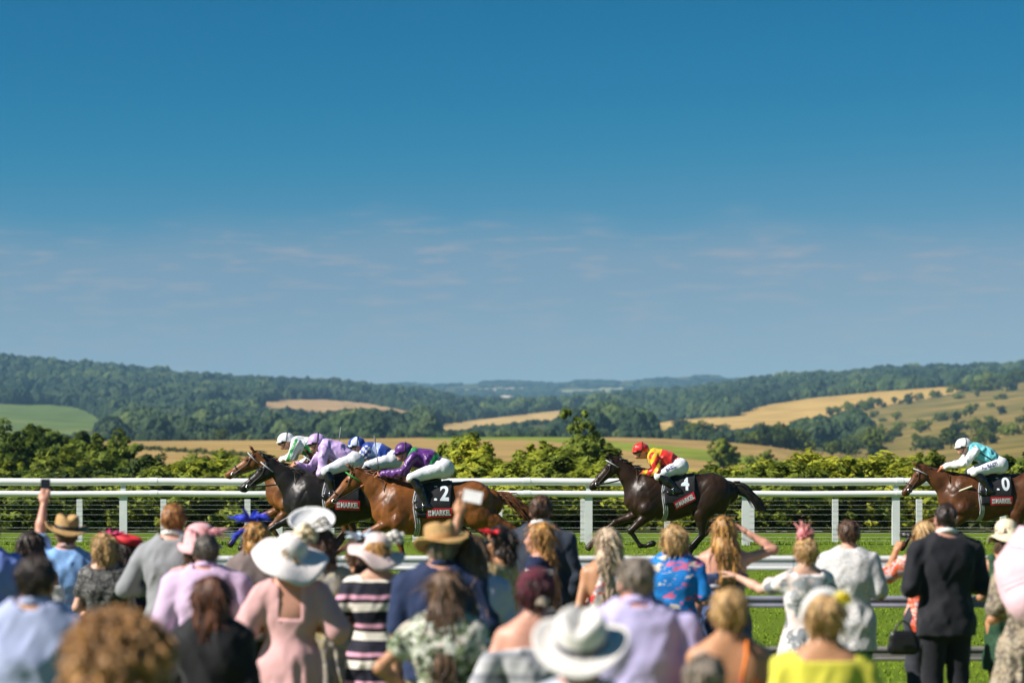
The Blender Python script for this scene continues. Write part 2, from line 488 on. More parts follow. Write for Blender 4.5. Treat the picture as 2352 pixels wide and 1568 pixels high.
RY = np.unique(np.concatenate([np.exp(logY), np.exp(np.linspace(logY[0], math.log(400), 25)), np.linspace(400, 960, 110), np.linspace(960, 4300, 125), np.exp(np.linspace(math.log(4300), math.log(14000), 45))]))
def hermite(lx, l0, c):                                                          # monotone-ish cubic through the rings
    d = np.gradient(c, l0, axis=0); k = np.clip(np.searchsorted(l0, lx) - 1, 0, len(l0) - 2)
    h = (l0[k + 1] - l0[k])[:, None]; t = ((lx - l0[k])[:, None]) / h
    lin = c[k] * (1 - t) + c[k + 1] * t
    her = (2 * t ** 3 - 3 * t ** 2 + 1) * c[k] + (t ** 3 - 2 * t ** 2 + t) * h * d[k] + (-2 * t ** 3 + 3 * t ** 2) * c[k + 1] + (t ** 3 - t ** 2) * h * d[k + 1]
    return 0.5 * lin + 0.5 * her
YD = hermite(np.log(RY), logY, ctrl)                                             # apparent height of every grid point
YD += 1.6 * vnoise(cols[None, :] / 60.0, np.log(RY)[:, None] * 9, np.zeros((1, 1)) + 0.3, 4) * np.clip((RY[:, None] - 900) / 800, 0, 1)
TX = (cols[None, :] - CX) * RY[:, None] / F
TZ = CAMZ + (HY - YD) * RY[:, None] / F
def terrain_at(xd, Y):
    j = np.clip(np.searchsorted(RY, Y) - 1, 0, len(RY) - 2); i = np.clip(np.searchsorted(cols, xd) - 1, 0, len(cols) - 2)
    tj = (Y - RY[j]) / (RY[j + 1] - RY[j]); ti = (xd - cols[i]) / (cols[i + 1] - cols[i])
    z = (TZ[j, i] * (1 - ti) + TZ[j, i + 1] * ti) * (1 - tj) + (TZ[j + 1, i] * (1 - ti) + TZ[j + 1, i + 1] * ti) * tj
    return z
def inside(px, py, poly):
    poly = np.array(poly, float); r = np.zeros(np.broadcast(px, py).shape, bool); n = len(poly)
    for a in range(n):
        x0, y0 = poly[a]; x1, y1 = poly[(a + 1) % n]
        c = ((y0 > py) != (y1 > py)) & (px < (x1 - x0) * (py - y0) / (y1 - y0 + 1e-9) + x0)
        r ^= c
    return r
FIELDS = {
    'ridge_field': (5200, 7500, [(1060, 893), (1150, 889), (1230, 890), (1225, 893), (1130, 896), (1065, 897)]),
    'ridge_meadow': (5200, 7500, [(1290, 898), (1360, 892), (1440, 890), (1430, 896), (1350, 902)]),   # name: (near, far, outline)
    'green_pasture': (1400, 3000, [(-900, 915), (0, 927), (120, 930), (190, 938), (245, 970), (215, 985), (150, 1002), (-900, 1010)]),
    'stubble_field': (1300, 3300, [(585, 927), (640, 918), (740, 917), (860, 928), (968, 951), (930, 956), (850, 951), (760, 950), (700, 942), (620, 936)]),
    'straw_strip': (1300, 3300, [(970, 985), (1000, 976), (1100, 963), (1200, 952), (1290, 941), (1355, 934), (1340, 946), (1290, 966), (1200, 969), (1140, 976), (1060, 987), (980, 990)]),
    'golden_field': (1300, 3400, [(1480, 977), (1560, 963), (1680, 957), (1750, 931), (1850, 916), (2000, 901), (2130, 891), (2232, 884), (2200, 901), (2120, 917), (2000, 937), (1900, 957), (1800, 977), (1700, 986), (1600, 990), (1500, 987)]),
    'scrub_slope': (420, 3400, [(1850, 968), (2000, 937), (2200, 905), (2300, 886), (2352, 874), (5400, 840), (5400, 1130), (1990, 1130), (1960, 1085), (1920, 1045), (1990, 1025), (2000, 1000), (1900, 985)]),
    'green_strip': (430, 960, [(960, 1004), (1100, 1000), (1380, 1000), (1400, 1014), (1500, 1020), (1650, 1036), (1800, 1058), (1900, 1074), (1890, 1088), (1750, 1074), (1600, 1055), (1450, 1037), (1380, 1022), (1200, 1010), (1000, 1009)]),
    'wheat_field': (400, 1000, [(-3000, 990), (1960, 990), (1990, 1060), (1960, 1110), (1500, 1096), (1100, 1092), (400, 1095), (-3000, 1110)]),
    'far_field': (5200, 7400, [(1120, 913), (1160, 908), (1200, 912), (1180, 917), (1130, 918)]),
}
CXg, CYg = np.broadcast_to(cols[None, :], YD.shape), YD
cxm = (CXg[:-1, :-1] + CXg[1:, 1:]) / 2; cym = (YD[:-1, :-1] + YD[1:, 1:] + YD[1:, :-1] + YD[:-1, 1:]) / 4; rym = np.broadcast_to(((RY[:-1] + RY[1:]) / 2)[:, None], cxm.shape)
lab = np.zeros(cxm.shape, int)
jit = 1.5 * vnoise(cxm / 14, cym / 6, cxm * 0, 9)
for q, (nm, (n0, f0, poly)) in reversed(list(enumerate(FIELDS.items(), 1))):
    m_ = (rym > n0) & (rym < f0) & inside(cxm + jit, cym + jit * 0.6, poly)
    lab[m_] = q
TV = np.stack([TX, np.broadcast_to(RY[:, None], TX.shape), TZ], -1).reshape(-1, 3); nc = len(cols)
def field_mat(name, c1, c2, scale=0.02, rows=None, patch=None):
    m, n, l, b = nodes_of(name)
    t = n.new('ShaderNodeTexCoord')
    n1 = pick(n, l, 'ShaderNodeTexNoise', Scale=scale, Detail=7.0, Roughness=0.62); l.new(t.outputs['Object'], n1.inputs['Vector'])
    r = ramp(n, [(0.33, c1), (0.66, c2)]); l.new(n1.outputs['Fac'], r.inputs[0]); out = r.outputs[0]
    if rows:          # drill rows and tramlines
        mp_ = pick(n, l, 'ShaderNodeMapping', Scale=(0.0015, rows, 1)); mp_.inputs['Rotation'].default_value = (0, 0, 0.15); l.new(t.outputs['Object'], mp_.inputs[0])
        n2 = pick(n, l, 'ShaderNodeTexNoise', Scale=1.0, Detail=3.0); l.new(mp_.outputs[0], n2.inputs['Vector'])
        r2 = ramp(n, [(0.4, (0.78, 0.78, 0.74)), (0.6, (1.08, 1.06, 1.02))]); l.new(n2.outputs['Fac'], r2.inputs[0])
        mxn = n.new('ShaderNodeMix'); mxn.data_type = 'RGBA'; mxn.blend_type = 'MULTIPLY'; mxn.inputs[0].default_value = 1.0
        l.new(out, mxn.inputs[6]); l.new(r2.outputs[0], mxn.inputs[7]); out = mxn.outputs[2]
    l.new(out, b.inputs['Base Color']); b.inputs['Roughness'].default_value = 0.9; b.inputs['Specular IOR Level'].default_value = 0.1
    return m
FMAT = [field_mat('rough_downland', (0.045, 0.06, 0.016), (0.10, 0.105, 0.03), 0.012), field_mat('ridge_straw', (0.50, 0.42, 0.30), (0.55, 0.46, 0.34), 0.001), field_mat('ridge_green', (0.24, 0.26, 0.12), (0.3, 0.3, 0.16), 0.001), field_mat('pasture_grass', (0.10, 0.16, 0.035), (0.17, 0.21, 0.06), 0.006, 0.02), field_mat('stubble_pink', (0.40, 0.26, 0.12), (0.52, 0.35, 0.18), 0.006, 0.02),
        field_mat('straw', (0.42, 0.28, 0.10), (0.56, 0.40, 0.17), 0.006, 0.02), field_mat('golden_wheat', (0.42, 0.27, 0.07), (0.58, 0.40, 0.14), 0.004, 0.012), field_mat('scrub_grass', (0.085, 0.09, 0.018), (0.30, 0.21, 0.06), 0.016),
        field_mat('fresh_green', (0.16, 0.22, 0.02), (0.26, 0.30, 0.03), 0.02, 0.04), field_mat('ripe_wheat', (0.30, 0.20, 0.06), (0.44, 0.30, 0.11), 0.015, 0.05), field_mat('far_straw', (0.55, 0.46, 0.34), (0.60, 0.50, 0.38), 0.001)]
ii, jj = np.meshgrid(np.arange(lab.shape[0]), np.arange(lab.shape[1]), indexing='ij')
quads = np.stack([ii * nc + jj, ii * nc + jj + 1, (ii + 1) * nc + jj + 1, (ii + 1) * nc + jj], -1)
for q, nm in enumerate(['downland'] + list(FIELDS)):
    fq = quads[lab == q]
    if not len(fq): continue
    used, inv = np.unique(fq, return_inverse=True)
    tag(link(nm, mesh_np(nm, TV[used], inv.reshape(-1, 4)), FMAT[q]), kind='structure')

# --- woods on the hills: a far mass of broadleaf crowns
def leafmat(name, c1, c2, c3, rough=0.75):
    m, n, l, b = nodes_of(name)
    oi = n.new('ShaderNodeObjectInfo'); t = n.new('ShaderNodeTexCoord')
    n1 = pick(n, l, 'ShaderNodeTexNoise', Scale=4.0, Detail=4.0); l.new(t.outputs['Object'], n1.inputs['Vector'])
    ad = n.new('ShaderNodeMath'); ad.operation = 'MULTIPLY_ADD'; ad.inputs[1].default_value = 0.45; l.new(oi.outputs['Random'], ad.inputs[0])
    sb = n.new('ShaderNodeMath'); sb.operation = 'SUBTRACT'; sb.inputs[1].default_value = 0.22; l.new(n1.outputs['Fac'], sb.inputs[0]); l.new(sb.outputs[0], ad.inputs[2])
    r = ramp(n, [(0.25, c1), (0.5, c2), (0.78, c3)]); l.new(ad.outputs[0], r.inputs[0]); l.new(r.outputs[0], b.inputs['Base Color'])
    b.inputs['Roughness'].default_value = rough; b.inputs['Specular IOR Level'].default_value = 0.15
    return m
def stand_tone(m, k):
    """stands of different species: tone follows where the tree grows"""
    n, l = m.node_tree.nodes, m.node_tree.links; b = n['Principled BSDF']; src = b.inputs['Base Color'].links[0].from_socket
    oi = n.new('ShaderNodeObjectInfo'); no = pick(n, l, 'ShaderNodeTexNoise', Scale=k, Detail=3.0); l.new(oi.outputs['Location'], no.inputs['Vector'])
    r = ramp(n, [(0.36, (0.5, 0.58, 0.72)), (0.52, (1.0, 1.0, 1.0)), (0.66, (1.9, 1.65, 1.2))]); l.new(no.outputs['Fac'], r.inputs[0])
    mx_ = n.new('ShaderNodeMix'); mx_.data_type = 'RGBA'; mx_.blend_type = 'MULTIPLY'; mx_.inputs[0].default_value = 1.0
    l.new(src, mx_.inputs[6]); l.new(r.outputs[0], mx_.inputs[7]); l.new(mx_.outputs[2], b.inputs['Base Color'])
wood_m = leafmat('woodland_leaf', (0.013, 0.030, 0.015), (0.030, 0.058, 0.022), (0.070, 0.10, 0.034))
bn_n = wood_m.node_tree.nodes; bn_l = wood_m.node_tree.links
nn = pick(bn_n, bn_l, 'ShaderNodeTexNoise', Scale=5.0, Detail=5.0, Roughness=0.7); tcx = bn_n.new('ShaderNodeTexCoord'); bn_l.new(tcx.outputs['Object'], nn.inputs['Vector'])
bb = pick(bn_n, bn_l, 'ShaderNodeBump', Strength=1.0, Distance=0.5); bn_l.new(nn.outputs['Fac'], bb.inputs['Height']); bn_l.new(bb.outputs[0], bn_n['Principled BSDF'].inputs['Normal'])

stand_tone(wood_m, 0.006)
def scatter_gn(name, pts, scl, material, label):
    """stuff: crowns set on points by geometry nodes; every crown a lumpy, turned and stretched variant"""
    me = mesh_np(name, pts, np.zeros((0, 3), np.int32)) if False else bpy.data.meshes.new(name)
    me.vertices.add(len(pts)); me.vertices.foreach_set('co', np.asarray(pts, np.float32).ravel())
    at = me.attributes.new('size', 'FLOAT_VECTOR', 'POINT'); at.data.foreach_set('vector', np.asarray(scl, np.float32).ravel())
    o = link(name, me, material); tag(o, label, 'woodland', kind='stuff')
    g = bpy.data.node_groups.new(name, 'GeometryNodeTree')
    g.interface.new_socket('Geometry', in_out='INPUT', socket_type='NodeSocketGeometry'); g.interface.new_socket('Geometry', in_out='OUTPUT', socket_type='NodeSocketGeometry')
    N_, L_ = g.nodes, g.links
    gi, go = N_.new('NodeGroupInput'), N_.new('NodeGroupOutput')
    join = N_.new('GeometryNodeJoinGeometry')
    iop = N_.new('GeometryNodeInstanceOnPoints'); iop.inputs['Pick Instance'].default_value = True
    g2i = N_.new('GeometryNodeGeometryToInstance')
    for k in range(5):
        ic = N_.new('GeometryNodeMeshIcoSphere'); ic.inputs['Radius'].default_value = 1.0; ic.inputs['Subdivisions'].default_value = 4
        sp_ = N_.new('GeometryNodeSetPosition'); no = N_.new('ShaderNodeTexNoise'); no.noise_dimensions = '4D'
        no.inputs['W'].default_value = k * 7.3; no.inputs['Scale'].default_value = 1.7; no.inputs['Detail'].default_value = 4.0; no.inputs['Roughness'].default_value = 0.65
        nv = N_.new('GeometryNodeInputNormal'); sb_ = N_.new('ShaderNodeMath'); sb_.operation = 'MULTIPLY_ADD'; sb_.inputs[1].default_value = 1.5; sb_.inputs[2].default_value = -0.80
        L_.new(no.outputs[0], sb_.inputs[0])
        vs = N_.new('ShaderNodeVectorMath'); vs.operation = 'SCALE'; L_.new(nv.outputs[0], vs.inputs[0]); L_.new(sb_.outputs[0], vs.inputs['Scale'])
        L_.new(ic.outputs[0], sp_.inputs['Geometry']); L_.new(vs.outputs[0], sp_.inputs['Offset'])
        sm = N_.new('GeometryNodeSetMaterial'); sm.inputs['Material'].default_value = material; L_.new(sp_.outputs[0], sm.inputs['Geometry'])
        L_.new(sm.outputs[0], g2i.inputs[0])
    rv = N_.new('FunctionNodeRandomValue'); rv.data_type = 'FLOAT_VECTOR'; rv.inputs[0].default_value = (-0.15, -0.15, 0); rv.inputs[1].default_value = (0.15, 0.15, 6.28)
    na = N_.new('GeometryNodeInputNamedAttribute'); na.data_type = 'FLOAT_VECTOR'; na.inputs[0].default_value = 'size'
    L_.new(gi.outputs[0], iop.inputs['Points']); L_.new(g2i.outputs[0], iop.inputs['Instance'])
    L_.new(rv.outputs[0], iop.inputs['Rotation']); L_.new(na.outputs[0], iop.inputs['Scale'])
    L_.new(iop.outputs[0], go.inputs[0])
    md = o.modifiers.new('crowns', 'NODES'); md.node_group = g
    return o

rs = np.random.RandomState(8)
def in_fields(px, py, Y, names):
    r = np.zeros(px.shape, bool)
    for nm in names:
        n0, f0, poly = FIELDS[nm]; r |= (Y > n0) & (Y < f0) & inside(px, py, poly)
    return r
def yd_of(xd, z, Y): return HY - (z - CAMZ) * F / Y
M_ = 26000
wy = np.sqrt(rs.uniform(1180 ** 2, 3900 ** 2, M_)); wx = rs.uniform(-350, 2700, M_)
wz = terrain_at(wx, wy); wyd = yd_of(wx, wz, wy)
keep = ~in_fields(wx, wyd, wy, ['green_pasture', 'stubble_field', 'straw_strip', 'golden_field', 'scrub_slope'])
dens = vnoise(wx / 130, wy / 160, wx * 0, 21)
keep &= (dens > -0.55) | (rs.rand(M_) < 0.25)
for kk_ in (0.5, 1.0, 1.4):
    keep &= ~in_fields(wx, wyd - kk_ * 7.0 * F / wy, np.maximum(wy, 1450), ['green_pasture', 'stubble_field', 'straw_strip', 'golden_field'])
# the ground rising just behind the wheat ridge stays open in places
wx, wy, wz = wx[keep], wy[keep], wz[keep]
hgt = rs.uniform(3.6, 8.6, len(wx)) * (0.9 + 0.45 * (vnoise(wx / 60, wy / 90, wx * 0, 5)))
pts = np.stack([(wx - CX) * wy / F, wy, wz + hgt * 0.55], 1)
# low scrub on the open ground between fields
M3 = 9000
ux = rs.uniform(-350, 2700, M3); uy = rs.uniform(1000, 2300, M3); uz = terrain_at(ux, uy); uyd = yd_of(ux, uz, uy)
k3 = ~in_fields(ux, uyd, uy, ['green_pasture', 'stubble_field', 'straw_strip', 'golden_field', 'scrub_slope', 'wheat_field', 'green_strip']) & (vnoise(ux / 40, uy / 90, ux * 0, 77) > -0.25)
for kk_ in (0.6, 1.2): k3 &= ~in_fields(ux, uyd - kk_ * 1.6 * F / uy, np.maximum(uy, 1450), ['green_pasture', 'stubble_field', 'straw_strip', 'golden_field'])
h3 = rs.uniform(1.3, 2.8, k3.sum())
hgt = np.concatenate([hgt, h3]); wx = np.concatenate([wx, ux[k3]]); wy = np.concatenate([wy, uy[k3]])
pts = np.concatenate([pts, np.stack([(ux[k3] - CX) * uy[k3] / F, uy[k3], uz[k3] + h3 * 0.5], 1)])
scl = np.stack([hgt * rs.uniform(0.8, 1.15, len(wx)), hgt * rs.uniform(0.8, 1.15, len(wx)), hgt * rs.uniform(0.95, 1.25, len(wx))], 1)
scatter_gn('woodland', pts, scl, wood_m, 'dense dark broadleaf woodland covering the hillsides')
# far ridge woods
M2 = 5000
wy = rs.uniform(5400, 7600, M2); wx = rs.uniform(700, 1950, M2); wz = terrain_at(wx, wy); wyd = yd_of(wx, wz, wy)
k2 = (vnoise(wx / 45, wy / 500, wx * 0, 31) > -0.35) & ~in_fields(wx, wyd, wy, ['far_field', 'ridge_field', 'ridge_meadow'])
wx, wy, wz = wx[k2], wy[k2], wz[k2]; hgt = rs.uniform(3, 5.5, len(wx))
scatter_gn('distant_woodland', np.stack([(wx - CX) * wy / F, wy, wz + hgt * 0.3], 1), np.stack([hgt * 2.2, hgt * 2.2, hgt], 1), wood_m, 'blue hazy woods on the farthest ridge')

# --- single trees and shrubs
def crown_mesh(name, seed, lobes, n_leaf, leaf, squash=1.0):
    """leaf-sized faces spread through overlapping lobes: uneven outline, gaps, light and dark clumps"""
    r = np.random.RandomState(seed); C = []; R = []
    for (c, rad) in lobes: C.append(c); R.append(rad)
    C, R = np.array(C), np.array(R); w = R ** 2; w /= w.sum()
    # sub-clumps on the lobes
    k = r.choice(len(C), 150, p=w); d = r.normal(size=(150, 3)); d /= np.linalg.norm(d, axis=1)[:, None]
    sub = C[k] + d * (R[k] * r.uniform(0.55, 1.05, 150))[:, None]; sr = R[k] * r.uniform(0.16, 0.34, 150)
    kk = r.choice(150, n_leaf); d2 = r.normal(size=(n_leaf, 3)); d2 /= np.linalg.norm(d2, axis=1)[:, None]
    P = sub[kk] + d2 * (sr[kk] * r.uniform(0.2, 1.0, n_leaf) ** 0.5)[:, None]
    nrm = d2 * 0.6 + d[kk] * 0.7 + r.normal(size=(n_leaf, 3)) * 0.42 + np.array((0, 0, 0.2)); nrm /= np.linalg.norm(nrm, axis=1)[:, None]
    a = np.cross(nrm, r.normal(size=(n_leaf, 3))); a /= np.linalg.norm(a, axis=1)[:, None]; b = np.cross(nrm, a)
    s = leaf * r.uniform(0.6, 1.3, n_leaf)[:, None]
    V = np.stack([P - a * s, P - b * s * 0.45, P + a * s, P + b * s * 0.45], 1).reshape(-1, 3)
    V[:, 2] = np.maximum(V[:, 2], 0.02)
    me = mesh_np(name, V, np.arange(4 * n_leaf).reshape(-1, 4), True)
    sn = d2 * 0.45 + d[kk] * 0.65 + r.normal(size=(n_leaf, 3)) * 0.22 + np.array((0, 0, 0.12)); sn /= np.linalg.norm(sn, axis=1)[:, None]
    me.normals_split_custom_set(np.repeat(sn, 4, 0).tolist())
    return me
def trunk_mesh(seed, h, r0, limbs):
    r = random.Random(seed); m = MB()
    pts = [Vector((r.uniform(-.04, .04) * h * i / 5, r.uniform(-.04, .04) * h * i / 5, h * i / 5 - 0.1)) for i in range(6)]
    m.tube(pts, [r0 * (1 - 0.15 * i) for i in range(6)], 7)
    for i in range(limbs):
        b = pts[2 + i % 4]; a = r.uniform(0, 6.3); L = h * r.uniform(0.3, 0.55)
        e = b + Vector((math.cos(a) * L * .7, math.sin(a) * L * .7, L * .7))
        m.tube([b, (b + e) / 2 + Vector((0, 0, L * .06)), e], [r0 * .5, r0 * .32, r0 * .12], 5)
    me = bpy.data.meshes.new('trunk'); me.from_pydata(m.v, [], m.f); me.update(); return me
bark = mat('bark', (0.07, 0.05, 0.035), 0.9, 0.3, 8, 0.6, 20)
def leafcard(name, c1, c2, c3):
    m = leafmat(name, c1, c2, c3, 0.6)
    n, l = m.node_tree.nodes, m.node_tree.links; b = n['Principled BSDF']
    tr = n.new('ShaderNodeBsdfTranslucent'); mixs = n.new('ShaderNodeMixShader'); mixs.inputs[0].default_value = 0.35
    l.new(b.inputs['Base Color'].links[0].from_socket, tr.inputs['Color'])
    out = [x for x in n if x.type == 'OUTPUT_MATERIAL'][0]
    l.new(b.outputs[0], mixs.inputs[1]); l.new(tr.outputs[0], mixs.inputs[2]); l.new(mixs.outputs[0], out.inputs['Surface'])
    return m
L_yel = leafcard('leaf_yellow_green', (0.112, 0.156, 0.025), (0.266, 0.315, 0.031), (0.493, 0.503, 0.051))
L_mid = leafcard('leaf_mid_green', (0.068, 0.112, 0.022), (0.169, 0.225, 0.031), (0.315, 0.371, 0.056))
L_dark = leafcard('leaf_dark_green', (0.037, 0.064, 0.019), (0.085, 0.128, 0.030), (0.160, 0.206, 0.056))
def lob(seed, w, h, n):
    r = random.Random(seed); out = []
    for i in range(n):
        a = r.uniform(0, 6.3); q = r.uniform(0.0, 0.55) * w
        z = h * r.uniform(0.22, 0.80); rad = (0.30 * w) * r.uniform(0.7, 1.15)
        out.append(((math.cos(a) * q, math.sin(a) * q, z), rad))
    return out
PROTO = {}
def proto(kind):
    if kind in PROTO: return PROTO[kind]
    spec = dict(bush_a=(1, 1.3, 1.3, 10, 8500, 0.052), bush_b=(2, 1.6, 1.15, 12, 9000, 0.052), bush_c=(3, 1.1, 1.6, 10, 8500, 0.052), tree_a=(4, 1.25, 1.9, 13, 10000, 0.060), tree_b=(5, 1.5, 1.7, 15, 11000, 0.060), spire=(6, 0.75, 2.6, 12, 9000, 0.055))[kind]
    sd, w, h, nl, nf, lf = spec
    L = lob(sd, w, h, nl)
    if kind == 'spire': L = [((0.34 * math.sin(i * 2.1) * (1 - i / 22), 0.30 * math.cos(i * 1.7), 0.35 + 0.15 * i), 0.40 + 0.10 * math.sin(i * 2.7) - 0.008 * i) for i in range(14)]
    if kind.startswith('bush'): L += [((random.Random(sd + i).uniform(-.5, .5) * w, random.Random(sd + i + 9).uniform(-.4, .4) * w, 0.25), 0.3) for i in range(4)]
    PROTO[kind] = (crown_mesh('crown', sd, L, nf, lf), trunk_mesh(sd, h * (0.42 if kind.startswith('bush') else 0.60), 0.06 if kind.startswith('bush') else 0.07, 6))
    return PROTO[kind]
CROWNS = {}
def plant(name, kind, material, loc, size, rz, label, cat, group, sx_=1.0):
    cm, tm = proto(kind); key = (kind, material.name)
    if key not in CROWNS:
        c = cm.copy(); c.materials.clear(); c.materials.append(material); CROWNS[key] = c
    t = empty(name, loc, rz); t.scale = (size * sx_, size * sx_, size)
    tag(t, label, cat, group)
    link('crown', CROWNS[key], None, t); link('trunk', tm, bark, t)
    return t
def stand(xd, Y): return Vector(((xd - CX) * Y / F, Y, float(terrain_at(np.array([xd]), np.array([Y]))[0])))
def size_for(xd, Y, ytop, proto_h):
    p = stand(xd, Y); top = CAMZ + (HY - ytop) * Y / F
    return p, max(0.4, (top - p.z) / proto_h)
PH = {}
for kd_ in ('bush_a', 'bush_b', 'bush_c', 'tree_a', 'tree_b', 'spire'):
    cc = np.empty(len(proto(kd_)[0].vertices) * 3); proto(kd_)[0].vertices.foreach_get('co', cc); PH[kd_] = float(np.percentile(cc[2::3], 98.5))
shr = 'shrubs growing behind the course rail'; tg = 'trees beyond the course'
def near_plant(i, xd, Y, ytop, kind, material, name, label, cat, group, sx_=1.0):
    p, s = size_for(xd, Y, ytop, PH[kind]); p.z -= 0.05
    plant(name, kind, material, p, s, rnd.uniform(0, 6.28), label, cat, group, sx_)
# hedge-high shrubs right behind the far rail, left to right
NEAR = [(-60, 66, 1085, 'bush_b', L_dark), (20, 72, 1092, 'bush_a', L_mid), (95, 64, 1100, 'bush_b', L_mid), (170, 70, 1096, 'bush_c', L_dark), (250, 66, 1100, 'bush_a', L_mid), (330, 75, 1062, 'bush_c', L_dark), (400, 66, 1088, 'bush_b', L_mid), (470, 78, 1068, 'bush_a', L_yel), (545, 70, 1076, 'bush_b', L_yel),
        (620, 66, 1094, 'bush_a', L_mid), (700, 74, 1090, 'bush_b', L_mid), (790, 66, 1092, 'bush_c', L_yel), (880, 70, 1085, 'bush_b', L_yel), (960, 66, 1062, 'bush_a', L_yel), (1045, 78, 1014, 'bush_c', L_yel), (1090, 72, 1026, 'bush_c', L_yel), (1150, 66, 1066, 'bush_b', L_yel), (1230, 78, 1032, 'bush_c', L_yel), (1275, 70, 1044, 'bush_a', L_yel),
        (1330, 66, 1085, 'bush_b', L_yel), (1420, 70, 1064, 'bush_a', L_yel), (1500, 66, 1092, 'bush_b', L_yel), (1590, 70, 1090, 'bush_a', L_mid), (1670, 66, 1095, 'bush_b', L_yel), (1750, 72, 1078, 'bush_a', L_yel), (1830, 68, 1074, 'bush_b', L_yel), (1900, 74, 1052, 'bush_b', L_yel), (1965, 70, 1060, 'bush_a', L_yel),
        (2030, 72, 1068, 'bush_b', L_yel), (2110, 76, 1050, 'bush_c', L_yel), (2190, 68, 1085, 'bush_b', L_yel), (2270, 76, 1072, 'bush_c', L_mid), (2345, 72, 1045, 'bush_a', L_mid), (2420, 70, 1070, 'bush_b', L_mid)]
ordw = ['bushy', 'rounded', 'spreading', 'ragged', 'dense', 'leafy', 'loose', 'broad', 'twiggy', 'full', 'thick', 'low']
marks = ['at the left edge', 'left of the first post', 'under the raised phone', 'behind the first post', 'left of the ginger man', 'above the ginger man', 'behind the pink hat', 'left of the leading horses', 'under the leading noses', 'behind the black horse', 'behind the bay chest', 'behind the lilac jockey', 'behind the blue jockey', 'behind the purple jockey', 'right of the purple jockey', 'above the chestnut rump', 'behind the chestnut tail', 'left of the tall spire tree', 'just before the tall spire tree', 'below the tall spire tree', 'before the dark bay nose', 'behind the dark bay neck', 'behind the red jockey', 'behind the dark bay rump', 'after the dark bay tail', 'right of the last dark bay post', 'above the pointing arm', 'over the white lace shirt', 'left of the bay nose', 'behind the bay nose', 'under the turquoise jockey', 'behind the turquoise jockey', 'at the right edge', 'beyond the right edge']
for i, (xd, Y, yt, kd, mm_) in enumerate(NEAR):
    colr = {L_yel.name: 'yellow-green', L_mid.name: 'mid-green', L_dark.name: 'dark green'}[mm_.name]
    near_plant(i, xd, Y, yt - 6, kd, mm_, 'shrub', f'{ordw[i % 12]} {colr} shrub {marks[i]}', 'shrub', shr, 1.25 if kd == 'bush_c' else 1.5)
# a second, denser line that closes the gaps low down
for i in range(30):
    xd = -100 + i * 88 + rnd.uniform(-20, 20); Y = rnd.uniform(92, 125)
    near_plant(i, xd, Y, rnd.uniform(1076, 1094), ('bush_a', 'bush_b')[i % 2], (L_mid, L_yel, L_dark)[i % 3 if xd < 700 else i % 2], 'shrub', 'low shrub in the second line behind the course rail', 'shrub', 'shrubs in the second line behind the rail', 2.3)
# single trees
TREES = [(62, 128, 1008, 'tree_b', L_mid, 'broad tree in the middle of the left clump'), (222, 122, 1030, 'tree_b', L_mid, 'lower round tree in front of the left clump'), (420, 118, 1058, 'bush_b', L_mid, 'green bush clump left of the leading noses'), (475, 112, 1050, 'bush_a', L_mid, 'bright green bush clump below the wheat'), (535, 116, 1046, 'bush_b', L_yel, 'bright bush clump under the leading bay nose'), (-70, 150, 975, 'tree_a', L_dark, 'dark tree beyond the left edge'), (40, 140, 985, 'tree_b', L_mid, 'wide leafy tree at the left edge of the course'), (105, 165, 990, 'tree_a', L_mid, 'narrow tree left of the twin crowns'), (190, 150, 1000, 'tree_a', L_dark, 'darker of the twin-crowned trees on the left'), (252, 140, 1004, 'tree_b', L_mid, 'rightmost tree of the left clump'), (150, 120, 1040, 'tree_b', L_yel, 'yellowish low tree before the left clump'), (10, 118, 1045, 'tree_a', L_yel, 'yellowish tree low at the left edge'),
         (345, 170, 1052, 'tree_b', L_dark, 'round dark tree left of the leading noses'), (510, 900, 985, 'tree_b', L_mid, 'lone bushy tree on the wheat ridge'), (560, 900, 992, 'tree_a', L_mid, 'smaller tree beside the lone one on the ridge'),
         (1342, 110, 948, 'spire', L_mid, 'tall ragged tree rising above the rail before the dark bay'), (1318, 100, 1015, 'bush_c', L_mid, 'leafy lower tree left under the tall ragged one'), (1375, 104, 1030, 'bush_c', L_yel, 'leafy lower tree right under the tall ragged one'),
         (1668, 400, 1012, 'tree_a', L_mid, 'dark tree standing in the green strip'), (1755, 420, 1038, 'bush_c', L_mid, 'smaller dark tree right of the one in the green strip')]
for i, (xd, Y, yt, kd, mm_, lb) in enumerate(TREES):
    near_plant(i, xd, Y, yt, kd, mm_, 'tree', lb, 'tree', tg, 1.15 if kd != 'spire' else 1.0)
